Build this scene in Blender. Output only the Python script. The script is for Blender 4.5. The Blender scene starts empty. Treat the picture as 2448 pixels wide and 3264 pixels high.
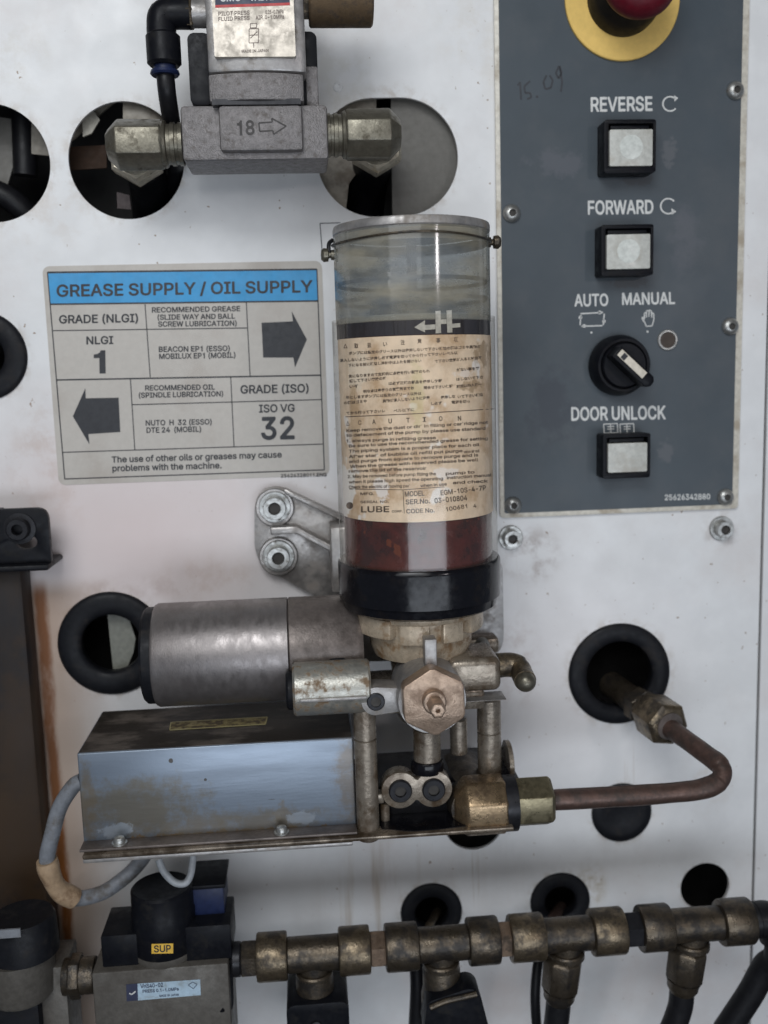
import bpy, bmesh, math, random
from mathutils import Vector, Matrix
random.seed(7)
SC = bpy.context.scene
COL = SC.collection
PI = math.pi

# ------------------------------------------------------------------ camera
F_PX, W_PX, H_PX = 3100.0, 2448.0, 3264.0
PITCH, YAW, ROLL = math.radians(8.12), math.radians(4.52), math.radians(-1.67)
CAM = Vector((0.0, -0.5, 0.0))                       # half a metre in front of the machine panel (y = 0)
_f = Vector((math.sin(YAW)*math.cos(PITCH), math.cos(YAW)*math.cos(PITCH), -math.sin(PITCH)))
_r0 = Vector((math.cos(YAW), -math.sin(YAW), 0)); _u0 = _r0.cross(_f)
_R = _r0*math.cos(ROLL) + _u0*math.sin(ROLL)
_U = -_r0*math.sin(ROLL) + _u0*math.cos(ROLL)
cam_d = bpy.data.cameras.new('camera'); cam = bpy.data.objects.new('camera', cam_d); COL.objects.link(cam)
cam.matrix_world = Matrix(((_R.x,_U.x,-_f.x,CAM.x),(_R.y,_U.y,-_f.y,CAM.y),(_R.z,_U.z,-_f.z,CAM.z),(0,0,0,1)))
cam_d.sensor_fit = 'VERTICAL'; cam_d.sensor_height = 32.64; cam_d.lens = 31.0
cam_d.clip_start = 0.01; cam_d.clip_end = 50
cam_d.dof.use_dof = True; cam_d.dof.focus_distance = 0.42; cam_d.dof.aperture_fstop = 7.0
SC.camera = cam

# ------------------------------------------------------------------ world and lamps
wd = bpy.data.worlds.new('World'); SC.world = wd; wd.use_nodes = True
nt = wd.node_tree; nt.nodes.clear()
def wn(t, **k):
    n = nt.nodes.new(t)
    for a, v in k.items(): setattr(n, a, v)
    return n
out = wn('ShaderNodeOutputWorld'); bg = wn('ShaderNodeBackground'); tc = wn('ShaderNodeTexCoord'); sx = wn('ShaderNodeSeparateXYZ')
nt.links.new(tc.outputs['Generated'], sx.inputs[0])
rz = wn('ShaderNodeValToRGB'); mr = wn('ShaderNodeMapRange'); mr.inputs['From Min'].default_value = -1; mr.inputs['From Max'].default_value = 1
nt.links.new(sx.outputs['Z'], mr.inputs['Value']); nt.links.new(mr.outputs[0], rz.inputs[0])
el = rz.color_ramp.elements                           # dark workshop floor, bluish daylight at eye level, pale ceiling
el[0].position = 0.0; el[0].color = (0.05,0.045,0.045,1)
el[1].position = 1.0; el[1].color = (0.22,0.22,0.22,1)
for p_, c_ in ((0.22,(0.10,0.105,0.115,1)),(0.33,(0.36,0.43,0.55,1)),(0.46,(0.40,0.46,0.56,1)),(0.58,(0.26,0.28,0.31,1)),(0.75,(0.20,0.20,0.20,1))):
    e_ = el.new(p_); e_.color = c_
nt.links.new(rz.outputs[0], bg.inputs[0]); bg.inputs[1].default_value = 0.29
nt.links.new(bg.outputs[0], out.inputs[0])

def area(name, loc, target, sx_, sy_, power, col):
    l = bpy.data.lights.new(name, 'AREA'); l.shape = 'RECTANGLE'; l.size = sx_; l.size_y = sy_; l.energy = power; l.color = col
    o = bpy.data.objects.new(name, l); COL.objects.link(o); o.location = loc
    o.rotation_euler = (Vector(target)-Vector(loc)).to_track_quat('-Z','Y').to_euler(); return o
area('ceiling_lamp', (-0.22,-0.90,0.62), (-0.16,0.0,0.34), 0.50, 0.34, 4.2, (0.945,0.975,1.0))
area('front_fill', (-0.24,-0.95,0.36), (-0.22,0.0,0.30), 0.8, 0.5, 3.0, (0.945,0.975,1.0))  # added fill without a known source, sets the falloff and softens shadows
area('doorway_light', (0.16,-0.95,-0.31), (0.14,0,-0.30), 0.9, 0.30, 3.1, (0.84,0.91,1.0))
area('workshop_lamp', (0.493,-0.84,0.146), (0.1,0,0.0), 0.05, 0.05, 0.45, (1.0,0.94,0.95))
SC.view_settings.view_transform = 'Standard'; SC.view_settings.look = 'None'
SC.view_settings.exposure = 0.0; SC.view_settings.gamma = 1.0; SC.view_settings.use_curve_mapping = False
SC.render.engine = 'CYCLES'
SC.cycles.max_bounces = 10; SC.cycles.transparent_max_bounces = 16

# ------------------------------------------------------------------ geometry helpers
def ray(px, py): return _R*((px-W_PX/2)/F_PX) + _U*((H_PX/2-py)/F_PX) + _f
def P(px, py, mm):
    """the point seen at (px, py) on the plane that stands mm millimetres in front of the panel"""
    r = ray(px, py); return CAM + r*((0.5-mm/1000.0)/r.y)
def S(px, py, mm):
    r = ray(px, py); return (0.5-mm/1000.0)/r.y/F_PX     # metres per photo pixel there
def V(*a): return Vector(a)
X, Y, Z = V(1,0,0), V(0,1,0), V(0,0,1)
OUT = V(0,-1,0)                                        # away from the panel

def frame(d):
    d = d.normalized(); a = Z if abs(d.z) < 0.9 else X
    u = a.cross(d).normalized(); return u, d.cross(u)

# outlines of a bold grotesque alphabet: character, advance, loops (thousandths of an em, capitals 517 high)
GLYPHS = '''A 480 13,-22 1,-15 -6,3 180,513 187,523 202,529 271,529 283,526 292,520 299,507 458,75 482,9 479,-9 475,-15 460,-22 397,-22 381,-15 372,0 332,114 325,121 157,121 148,117 113,15 98,-15 82,-22|188,222 283,221 291,225 238,375 186,228
B 456 57,-22 45,-15 38,3 38,504 42,517 48,524 63,529 252,529 297,523 345,505 369,487 393,460 415,411 418,363 415,336 397,297 368,267 406,234 424,204 436,168 439,138 436,111 433,93 415,51 394,27 378,14 345,-4 306,-16 249,-22|148,78 237,77 291,83 315,96 327,111 333,138 331,159 312,187 282,205 264,208 150,208 146,201|148,306 234,305 279,315 294,326 310,345 313,372 309,396 291,418 264,427 240,430 148,429
C 510 262,-29 217,-23 175,-11 132,11 103,34 78,62 48,113 30,158 21,212 18,254 21,296 30,350 54,407 81,449 132,497 169,516 229,534 271,537 304,534 343,525 394,501 415,486 442,462 464,431 485,386 491,359 491,347 484,335 469,328 406,328 392,338 374,380 359,398 325,422 292,432 268,434 226,429 199,417 175,396 153,371 145,356 129,308 124,254 126,227 129,197 145,152 165,122 199,91 226,79 268,74 307,79 341,95 359,110 373,127 392,170 406,180 475,180 487,173 494,158 485,122 464,77 440,44 415,22 394,7 343,-17 304,-26
D 502 57,-22 45,-15 38,3 38,504 43,519 51,526 63,529 243,529 273,526 315,517 372,490 415,453 448,405 469,357 478,312 482,279 478,198 469,153 442,93 424,66 399,39 363,14 306,-10 267,-19 222,-22|148,78 210,77 264,83 285,89 306,98 337,123 361,162 373,204 376,231 373,309 361,348 342,379 312,406 297,415 270,424 228,430 153,430 146,426
E 419 57,-22 45,-15 38,3 38,504 43,519 51,526 63,529 366,529 381,524 391,507 391,453 384,438 372,431 147,428 148,309 357,307 369,300 376,288 376,237 369,216 354,209 148,207 146,84 148,78 153,77 375,76 387,69 394,54 394,0 389,-12 381,-19 369,-22
F 410 57,-22 45,-15 38,3 38,504 43,519 51,526 63,529 363,529 378,524 388,507 388,453 381,438 369,431 147,428 148,300 348,298 360,291 367,279 367,222 360,207 345,200 148,198 145,-3 138,-15 123,-22
G 520 262,-29 232,-26 181,-14 133,10 90,47 60,89 36,140 21,203 18,254 21,305 36,368 60,419 93,464 133,498 181,522 229,534 268,537 304,534 343,525 388,504 418,483 442,461 464,431 485,389 494,347 487,335 472,328 406,328 390,338 374,374 358,396 322,423 289,432 265,434 226,429 199,417 168,392 153,371 145,356 129,308 124,254 126,227 129,197 145,151 165,122 184,103 199,91 229,79 295,76 334,89 352,103 374,128 389,161 389,173 382,177 283,178 268,185 261,200 261,254 268,269 283,276 478,276 490,269 497,254 497,182 491,134 473,89 433,34 397,7 343,-17 319,-23
H 517 57,-22 45,-15 38,3 38,504 45,522 60,529 123,529 138,522 142,516 145,504 148,312 357,310 368,312 370,318 371,504 374,516 378,522 393,529 456,529 471,522 478,510 478,498 478,3 471,-15 456,-22 393,-22 378,-15 371,-3 368,210 153,211 147,209 146,204 145,-3 138,-15 123,-22
I 300 28,-22 16,-15 9,0 9,54 14,66 31,76 88,77 95,81 95,423 91,430 31,431 16,438 9,453 9,510 16,522 31,529 271,529 283,522 290,507 290,453 285,441 268,431 211,430 204,426 204,84 208,77 268,76 283,69 290,54 290,-3 283,-15 268,-22
J 396 180,-29 117,-17 66,13 53,26 32,56 17,95 11,143 11,173 18,185 33,192 99,192 111,185 118,173 119,143 125,110 140,86 168,73 195,73 213,76 232,89 244,107 250,143 251,509 258,521 273,528 336,528 348,521 355,503 355,119 352,95 334,50 307,17 252,-17
K 467 57,-22 45,-15 38,3 38,504 45,522 60,529 123,529 138,522 142,516 145,504 146,315 147,309 150,308 348,523 363,529 438,529 459,522 466,507 457,489 290,309 272,285 460,21 469,0 462,-15 450,-22 438,-22 372,-22 357,-15 195,209 146,156 145,3 140,-12 123,-22
L 393 57,-22 45,-15 38,3 38,507 45,522 57,529 123,529 138,522 145,504 147,79 363,76 375,69 382,57 382,0 375,-15 360,-22
M 628 57,-22 45,-15 38,3 38,504 45,522 60,529 147,529 169,519 311,153 315,148 458,519 480,529 567,529 582,522 589,510 590,498 589,3 582,-15 567,-22 504,-22 489,-15 482,-3 480,289 470,273 358,-12 339,-22 291,-22 272,-15 260,6 154,276 144,292 142,-3 135,-15 120,-22
N 523 57,-22 45,-15 38,3 38,504 45,522 60,529 132,529 153,520 362,189 375,176 377,510 384,522 399,529 462,529 477,522 484,510 484,498 484,3 477,-15 465,-22 453,-22 387,-22 372,-15 154,330 147,334 145,-3 138,-15 123,-22
O 533 262,-29 217,-23 175,-11 132,11 103,34 78,62 48,113 30,158 21,212 18,254 21,296 30,350 54,407 81,449 132,497 163,513 226,534 268,537 304,534 364,516 401,497 430,473 454,447 485,395 503,347 512,296 512,212 503,161 488,119 458,65 431,35 400,10 352,-14 301,-26|246,77 280,76 304,79 335,92 374,128 388,152 404,200 408,239 404,308 388,356 367,389 335,416 307,429 286,432 247,432 226,429 187,408 165,386 145,356 129,308 124,254 126,227 129,197 143,155 165,122 186,101 211,85 226,79
P 445 57,-22 45,-15 38,3 38,504 42,517 48,524 63,529 246,529 294,523 351,499 378,478 397,456 415,423 424,393 430,348 427,318 424,297 406,252 381,218 352,195 303,173 237,164 148,162 145,3 142,-9 138,-15 123,-22|148,264 234,263 261,266 285,274 301,285 315,306 322,333 322,363 319,378 304,405 285,420 264,427 240,430 148,429
Q 533 400,-70 382,-58 349,-16 310,-25 280,-28 226,-25 178,-13 136,8 105,33 76,65 51,105 36,141 24,192 18,252 24,315 33,360 54,408 90,459 127,493 178,520 217,532 247,535 313,532 355,520 403,496 446,456 479,408 497,366 512,297 512,213 509,192 500,150 482,105 458,66 434,36 482,-33 488,-51 481,-63 466,-70|261,75 271,74 277,81 228,147 225,156 232,171 247,178 316,178 331,169 364,126 370,125 387,150 401,186 407,234 404,312 392,348 371,384 331,418 301,430 274,433 220,427 195,414 166,388 141,348 129,306 126,276 126,231 129,198 141,159 165,120 201,90 223,80
R 449 57,-22 45,-15 38,3 38,504 42,517 48,524 63,529 249,529 300,523 351,502 381,480 406,444 427,393 430,348 424,300 406,258 384,227 347,201 345,195 445,9 448,0 444,-10 438,-17 423,-22 354,-22 339,-16 237,172 228,175 153,175 147,173 146,168 145,3 142,-9 138,-15 123,-22|148,276 228,275 261,278 285,284 303,296 315,312 322,339 322,369 315,393 307,405 288,420 267,427 240,430 148,429
S 447 218,-31 167,-25 134,-16 107,-4 74,17 46,48 28,84 16,135 23,150 35,157 104,157 120,147 131,114 149,92 167,80 206,71 242,71 281,80 299,92 315,108 321,120 324,141 320,157 311,169 284,187 137,233 89,260 67,279 49,303 37,327 31,366 37,417 61,465 88,492 137,520 176,532 206,535 248,535 278,532 323,517 363,492 387,468 414,420 420,387 415,366 398,356 335,356 323,363 306,402 287,421 257,433 209,436 179,430 161,421 148,408 136,378 139,360 149,347 170,329 311,286 375,252 396,231 414,204 426,174 429,138 420,87 402,51 371,17 326,-10 284,-25
T 449 191,-22 179,-15 172,3 171,426 164,430 35,431 23,434 17,438 10,453 10,510 17,522 35,529 419,529 431,522 438,507 438,453 431,438 416,431 284,430 277,426 276,0 269,-15 257,-22
U 517 252,-30 204,-24 156,-9 110,19 96,30 68,67 44,121 38,175 38,511 45,523 60,530 123,530 135,525 141,518 145,505 146,169 149,145 158,124 174,102 195,87 234,75 282,75 309,81 342,102 360,127 367,148 370,166 371,511 378,523 393,530 459,530 471,523 478,505 478,172 469,112 445,61 418,28 378,0 318,-24
V 480 202,-22 190,-15 174,18 0,489 -3,504 0,516 7,524 22,529 82,529 101,519 238,132 241,131 369,501 378,519 397,529 457,529 469,526 479,516 482,501 296,-9 292,-15 277,-22
W 686 154,-22 138,-12 126,21 -3,495 -3,510 4,522 19,529 82,529 97,522 101,516 189,177 193,171 197,177 282,504 290,519 298,526 310,529 379,529 394,522 404,501 489,171 493,168 579,504 585,516 589,522 604,529 667,529 682,522 689,507 686,486 554,6 544,-15 529,-22 460,-22 438,-12 432,0 343,326 339,321 248,-9 244,-15 229,-22
X 474 15,-22 3,-15 -4,-3 2,15 171,254 172,261 14,492 8,507 15,522 27,529 39,530 102,529 118,522 237,348 359,522 372,529 384,530 444,529 459,522 466,507 460,492 305,270 303,261 469,18 475,0 468,-15 453,-22 387,-22 366,-13 237,172 106,-15 90,-22
Y 472 202,-22 190,-15 183,0 182,201 3,489 -3,501 -3,510 4,522 19,529 91,529 106,522 235,312 241,317 364,520 382,529 454,529 466,522 473,510 473,501 467,489 288,201 287,-3 280,-15 265,-22
Z 438 40,-22 28,-15 21,0 21,45 30,66 276,426 274,430 268,430 37,431 25,438 18,453 18,507 23,519 31,526 43,529 391,529 406,524 413,516 416,504 416,459 410,444 160,81 163,77 169,77 400,76 412,69 419,54 419,0 414,-12 406,-19 394,-22
a 389 156,-31 132,-28 96,-19 50,9 32,30 14,69 8,105 11,135 30,178 42,193 63,208 120,232 246,251 253,258 250,282 241,294 228,304 195,310 174,307 140,291 114,260 93,254 32,273 23,282 20,294 44,339 71,366 102,385 132,397 162,403 240,400 264,394 294,379 321,357 343,321 355,288 358,252 358,0 351,-15 336,-22 276,-22 264,-15 255,-2 204,-25|146,69 189,68 204,71 225,83 241,99 250,114 253,132 252,155 246,157 186,148 141,139 126,130 117,120 113,96 120,83
b 424 224,-30 185,-24 137,2 134,1 125,-14 107,-21 50,-21 38,-14 31,-2 31,505 38,523 50,530 113,530 130,520 135,505 137,378 143,378 170,395 212,404 263,401 287,395 326,377 357,349 387,304 402,262 411,190 408,148 390,79 366,37 327,1 285,-20 254,-27|204,70 230,69 248,72 263,81 284,102 297,127 306,175 303,226 288,271 254,301 224,308 194,305 172,292 148,265 136,223 136,157 145,118 154,103 176,81 191,72
c 396 202,-30 157,-24 127,-12 103,0 67,30 33,85 18,133 12,190 18,241 33,289 45,313 75,352 100,374 154,398 196,404 235,404 280,392 310,377 334,359 349,344 368,316 380,289 383,274 376,262 364,255 304,240 286,249 275,274 256,293 235,305 202,308 166,299 138,271 126,247 120,220 117,178 120,154 129,121 142,99 160,81 190,69 220,69 238,72 256,81 275,103 289,130 304,137 364,122 376,115 383,100 377,79 356,40 323,7 289,-12 259,-24
d 424 190,-30 148,-24 121,-12 96,1 60,34 33,82 18,130 12,190 18,250 34,296 64,347 94,374 124,389 163,401 211,404 253,395 289,376 291,505 295,518 301,525 313,530 373,530 385,523 392,505 392,-2 385,-14 373,-21 316,-21 298,-14 286,1 253,-18 229,-27|188,70 214,69 232,72 250,81 265,96 281,127 290,175 287,226 281,253 272,271 244,299 208,308 177,304 159,295 141,277 126,250 117,199 120,154 129,121 138,103 163,78
e 404 208,-30 160,-24 142,-18 103,0 67,30 33,85 18,133 12,187 18,244 33,292 69,346 100,374 151,398 193,404 226,404 268,395 307,377 334,355 349,338 374,292 383,268 389,241 392,172 385,154 370,147 122,145 126,121 141,97 163,78 190,69 232,69 253,75 275,94 291,118 307,125 364,113 376,106 380,100 383,82 365,43 350,25 326,4 286,-18 250,-27|125,244 274,243 280,245 281,250 269,277 248,298 229,305 202,308 175,305 145,284 129,262 123,250
f 254 78,-22 66,-15 59,0 58,300 51,304 6,305 -9,312 -16,327 -16,381 -9,393 3,400 57,403 62,459 71,483 83,504 111,529 135,541 174,550 204,550 240,544 255,535 262,516 244,459 225,449 189,451 174,447 168,441 164,429 164,405 168,401 225,400 240,393 247,378 247,333 240,312 228,305 171,304 164,300 163,-3 156,-15 141,-22
g 425 199,-173 166,-170 130,-161 91,-143 73,-131 51,-109 39,-91 30,-73 33,-61 40,-51 100,-21 116,-28 145,-59 166,-71 205,-76 247,-71 266,-61 281,-43 290,-4 289,11 229,-14 193,-17 139,-8 100,10 73,31 42,71 30,95 18,131 12,191 18,251 36,302 63,344 82,363 112,384 148,399 202,405 235,402 286,376 290,377 298,392 310,399 373,399 385,392 392,374 392,-19 389,-52 365,-106 337,-134 292,-158 262,-167|180,83 223,82 250,91 272,113 287,155 290,206 281,254 271,273 250,294 220,306 187,306 157,294 135,269 120,227 117,182 120,155 129,128 138,113 157,94
h 410 50,-22 38,-15 31,3 31,507 38,522 50,529 113,529 128,522 135,507 137,380 143,380 185,400 206,403 266,400 309,384 336,363 357,333 375,282 378,246 378,0 371,-15 356,-22 296,-22 279,-12 274,3 273,243 270,267 257,289 245,298 230,304 203,307 176,301 157,288 142,267 136,243 134,-4 128,-15 113,-22
i 167 50,-22 38,-15 31,3 31,378 38,393 50,400 113,400 128,393 135,375 135,0 128,-15 116,-22|74,422 56,428 38,440 22,465 19,483 25,507 40,528 62,541 92,544 110,538 129,525 144,501 147,480 141,459 126,438 104,425
j 167 -13,-165 -25,-158 -32,-146 -32,-86 -25,-74 -19,-70 18,-62 30,-44 31,376 38,391 50,398 113,398 128,391 135,373 135,-29 132,-65 114,-110 89,-138 44,-159 5,-165|68,423 44,435 34,445 22,466 19,484 22,502 38,526 65,542 83,545 101,542 129,526 144,502 147,481 135,448 123,436 95,423
k 381 50,-22 38,-15 31,3 31,507 38,522 50,529 113,529 128,522 135,507 137,264 143,266 263,388 275,397 287,400 359,400 374,393 378,387 381,375 372,360 248,235 231,213 386,16 393,0 386,-15 371,-22 296,-22 281,-16 156,141 149,144 136,129 135,3 130,-12 113,-22
l 189 134,-24 98,-18 62,3 40,37 34,61 31,88 31,505 38,523 53,530 116,530 128,523 135,508 136,79 143,74 170,74 185,65 192,52 201,7 194,-11 176,-21
m 610 50,-22 38,-15 31,3 31,375 38,393 53,400 110,400 125,393 132,381 137,379 185,403 200,406 227,406 260,400 278,391 302,375 313,360 320,357 341,376 380,397 422,406 452,406 473,403 509,388 536,369 545,358 567,318 576,279 576,3 569,-15 554,-22 497,-22 482,-15 476,-4 474,252 471,273 465,288 455,299 443,304 419,308 401,307 382,300 367,285 358,264 355,240 354,3 351,-9 347,-15 332,-22 275,-22 260,-15 253,3 252,258 249,276 242,289 230,301 212,307 188,307 172,303 154,291 143,276 136,252 135,-3 128,-15 113,-22
n 410 50,-22 38,-15 31,3 31,375 36,390 53,400 110,400 125,393 133,378 137,377 185,400 206,403 245,403 269,400 308,385 335,364 354,339 363,321 375,279 378,243 378,3 373,-12 356,-22 299,-22 284,-17 277,-9 274,3 273,243 270,264 254,292 233,304 206,307 176,301 158,289 144,270 136,246 135,3 132,-9 128,-15 113,-22
o 415 202,-30 157,-24 127,-12 103,0 67,30 33,85 18,133 12,187 18,241 33,289 66,343 100,374 145,395 172,401 214,404 262,398 298,383 323,367 346,346 374,304 395,253 398,238 401,172 398,139 386,97 374,70 344,28 313,0 259,-24|186,70 223,69 253,81 278,106 290,133 296,163 296,211 287,253 274,275 257,292 232,305 202,308 165,298 138,271 126,247 120,220 117,178 126,127 142,99 159,82
p 424 50,-165 38,-158 31,-140 31,370 34,385 38,391 53,398 110,398 125,391 133,376 137,375 179,398 212,404 236,404 278,398 320,380 357,349 384,310 405,247 411,190 408,148 402,115 387,73 365,36 341,12 326,0 275,-24 230,-30 197,-27 164,-15 143,-1 137,-1 135,-140 132,-152 128,-158 113,-165|204,70 230,69 248,72 263,81 284,102 297,127 306,175 303,226 288,271 254,301 224,308 194,305 172,292 148,265 136,223 136,157 145,118 154,103 176,81 191,72
q 424 310,-165 298,-158 291,-143 289,0 286,1 238,-24 199,-30 151,-24 126,-14 96,1 61,33 33,82 18,127 12,187 15,226 18,250 33,295 67,350 94,374 145,398 187,404 232,401 259,392 286,375 289,376 298,391 310,398 370,398 385,391 392,379 392,-143 385,-158 373,-165|188,70 214,69 232,72 250,81 265,96 281,127 290,175 287,226 281,253 272,271 244,299 208,308 177,304 159,295 141,277 126,250 117,199 120,154 129,121 138,103 163,78
r 259 50,-22 38,-15 31,3 31,375 34,387 41,395 56,400 113,400 125,393 134,382 176,400 209,406 251,400 257,396 264,381 264,324 257,309 242,302 203,304 173,298 154,285 139,264 136,246 135,3 132,-9 128,-15 113,-22
s 365 174,-30 144,-27 108,-18 72,0 51,18 23,61 17,82 20,103 24,109 36,116 96,128 108,121 122,91 135,78 153,69 180,66 204,69 226,76 243,94 243,113 228,127 150,147 99,165 57,193 32,232 26,283 29,307 47,343 75,371 114,392 141,401 204,404 231,401 258,392 291,374 312,355 340,307 343,292 340,280 336,274 324,267 282,258 267,258 252,265 237,290 225,302 210,308 183,311 159,308 144,299 131,283 132,268 147,253 261,221 295,205 321,185 340,157 346,142 352,103 346,70 328,34 301,7 270,-12 237,-24 222,-27
t 227 162,-26 123,-20 81,3 56,38 50,50 44,89 43,302 39,306 3,307 -9,314 -16,329 -16,377 -13,386 -9,392 3,399 42,402 44,473 51,485 66,492 123,492 138,485 145,470 147,402 204,399 216,392 223,377 223,329 216,314 201,307 153,306 146,302 146,104 149,80 155,74 171,71 201,75 216,68 226,44 232,2 225,-13 213,-20 177,-26
u 410 176,-27 137,-21 98,-3 74,15 46,58 34,103 31,139 31,379 38,391 53,398 113,398 130,388 135,373 136,136 139,112 151,91 167,78 194,72 209,72 236,79 251,90 264,106 273,133 274,379 281,391 296,398 359,398 371,391 378,373 378,-2 371,-14 359,-21 302,-21 284,-14 276,1 272,2 227,-21
v 389 161,-22 149,-15 136,9 -5,375 -2,387 2,393 17,400 83,400 98,393 108,375 194,138 277,366 290,393 308,400 365,400 377,397 383,393 390,381 390,369 243,-9 239,-15 224,-22
w 567 137,-22 122,-13 112,9 1,375 8,393 23,400 77,400 89,400 101,393 111,372 166,171 170,166 229,378 239,394 254,400 308,400 329,393 339,375 388,192 398,169 457,378 463,390 485,400 542,400 557,393 564,381 564,369 459,24 443,-15 428,-22 377,-22 365,-22 353,-15 343,6 284,212 277,201 225,12 214,-12 197,-22
x 379 18,-22 6,-15 2,-9 -1,0 2,9 112,168 127,195 14,363 8,378 15,393 33,400 99,400 111,395 189,278 196,282 221,327 270,395 282,400 348,400 366,393 373,378 367,363 251,192 373,15 379,0 372,-15 351,-22 288,-22 273,-16 189,110 105,-15 90,-22
y 389 83,-167 44,-161 30,-151 25,-139 37,-91 47,-73 59,-66 98,-68 107,-65 125,-43 140,-1 -2,368 1,386 5,392 20,399 83,399 98,392 108,374 194,140 207,167 280,374 290,392 308,399 365,399 377,396 383,392 390,380 387,362 228,-55 201,-109 176,-137 146,-155 119,-164
z 380 39,-22 27,-15 20,0 20,45 26,60 209,297 204,301 51,302 38,306 31,312 26,327 26,378 33,393 45,400 57,400 327,400 345,393 352,378 352,333 343,309 169,81 171,77 177,77 333,76 345,73 351,69 358,54 358,0 351,-15 333,-22
0 453 222,-29 168,-20 117,7 77,50 47,110 35,152 29,194 26,260 29,314 35,356 47,398 78,459 113,497 162,525 183,531 228,537 282,528 324,507 339,497 373,461 406,395 418,350 424,305 424,203 418,158 409,122 373,47 337,8 288,-17 267,-23|209,74 234,73 255,77 273,88 292,110 310,149 319,197 322,239 319,308 310,359 301,380 292,398 273,420 255,432 228,438 192,429 174,414 158,395 143,362 134,314 131,278 134,194 143,146 158,113 170,98 192,79
2 453 61,-22 49,-15 42,0 42,45 48,60 269,300 290,330 296,351 298,372 292,402 277,421 244,436 202,436 174,423 157,403 150,384 149,363 139,347 124,341 64,341 52,348 45,366 48,402 60,435 73,460 103,493 133,514 178,532 244,535 271,532 304,520 322,511 349,490 377,456 398,405 402,375 398,339 389,309 371,273 352,245 299,183 210,90 205,78 391,76 403,69 410,57 410,-3 403,-15 385,-22
3 453 212,-29 167,-23 128,-11 89,10 71,25 55,41 32,85 22,131 29,146 41,153 110,153 124,143 139,104 151,92 170,79 194,73 242,73 266,79 284,91 296,103 306,134 306,161 299,182 284,201 263,215 239,222 155,226 143,233 136,248 136,299 142,314 237,422 239,428 68,430 56,437 49,449 49,509 56,521 74,528 374,528 386,521 393,506 393,461 390,452 269,311 272,307 311,297 347,276 362,264 384,239 408,185 414,143 408,101 381,47 356,19 326,-2 272,-23
4 453 280,-22 268,-15 261,0 258,81 40,83 25,90 18,108 18,156 30,183 228,519 250,529 310,529 324,519 329,501 156,207 148,186 258,186 261,312 264,324 268,330 283,337 340,337 355,330 362,315 364,187 415,184 427,177 434,159 434,105 427,90 412,83 370,82 363,78 362,0 355,-15 340,-22
5 453 216,-29 174,-23 153,-17 120,-2 90,19 68,44 44,89 38,131 45,143 60,150 123,150 137,140 155,101 180,79 198,73 243,73 261,80 274,89 295,113 304,140 304,185 295,209 283,227 264,243 243,252 207,255 186,252 129,226 81,229 54,239 47,254 47,272 74,509 81,521 96,528 366,528 378,521 385,506 385,452 380,440 373,434 360,430 177,429 171,427 167,416 161,359 162,343 216,354 264,351 297,342 336,321 360,299 379,275 400,233 409,200 412,161 406,113 385,62 358,26 321,-2 279,-20
6 453 220,-29 178,-23 148,-11 124,1 93,26 72,53 48,110 42,161 45,191 57,239 84,296 235,521 250,528 319,528 334,521 341,509 339,500 230,338 235,334 280,330 313,318 340,303 362,284 383,257 404,206 410,158 407,125 401,98 383,59 355,22 325,-2 277,-23|212,71 232,70 250,73 274,85 293,107 302,131 305,164 296,200 277,225 250,240 217,243 190,236 181,231 156,203 147,173 147,140 157,109 178,85 199,73
7 453 95,-22 83,-15 76,3 289,426 287,430 281,430 59,431 47,438 40,453 40,507 44,517 50,524 65,529 386,529 399,525 406,519 411,507 411,444 182,-10 176,-17 164,-22
8 453 220,-29 175,-23 133,-11 85,19 57,50 37,91 30,137 33,167 51,212 69,239 100,266 98,272 75,296 54,338 51,359 48,380 51,404 54,422 69,455 99,491 130,513 178,531 226,537 274,531 301,522 334,504 352,491 373,468 395,425 401,395 398,341 374,293 351,266 383,239 401,212 416,176 422,134 413,86 395,50 367,19 337,-2 301,-17 259,-26|216,71 256,73 277,80 292,89 311,113 314,137 311,164 302,179 274,203 235,213 196,210 168,197 145,173 138,152 138,128 147,101 159,89 175,79 196,73|201,314 226,311 250,313 274,325 287,338 296,362 296,389 283,417 268,428 232,438 202,435 175,423 162,407 156,392 156,353 163,340 178,325
9 453 127,-22 115,-15 111,-9 108,0 111,9 220,168 217,172 205,175 166,179 130,194 100,215 82,233 57,276 45,315 42,351 48,402 70,451 100,487 127,508 187,532 241,535 268,532 301,520 334,502 358,481 380,453 404,399 407,378 410,342 401,288 359,198 214,-15 199,-22|207,267 241,266 268,275 292,299 302,321 305,360 295,396 283,414 268,427 250,436 205,436 187,429 163,406 150,381 147,342 156,306 183,276
( 273 176,-118 163,-111 151,-93 106,0 91,45 79,96 70,153 67,207 70,264 79,324 97,405 130,495 158,547 164,554 176,559 233,559 248,552 255,534 220,450 193,363 178,285 172,195 181,117 193,66 208,18 255,-96 248,-111 236,-118
) 273 34,-118 22,-111 15,-93 44,-33 77,57 95,138 101,207 92,303 77,372 59,432 18,537 25,552 37,559 97,559 112,552 143,495 167,432 185,369 194,324 203,255 203,153 194,99 179,39 149,-39 116,-105 94,-118
/ 249 11,-98 -1,-91 -8,-73 154,527 164,545 176,552 236,552 250,542 255,524 93,-76 84,-91 71,-98
. 188 92,-26 76,-22 47,-5 31,23 28,41 31,62 47,87 77,105 95,108 113,105 141,89 159,62 162,41 159,20 141,-7 116,-23
- 453 111,166 97,176 92,197 92,245 99,257 111,264 336,264 351,257 358,245 358,185 351,173 339,166
, 188 35,-141 23,-134 16,-119 46,73 53,85 68,92 137,92 149,85 156,73 156,64 105,-122 98,-134 86,-141
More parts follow.
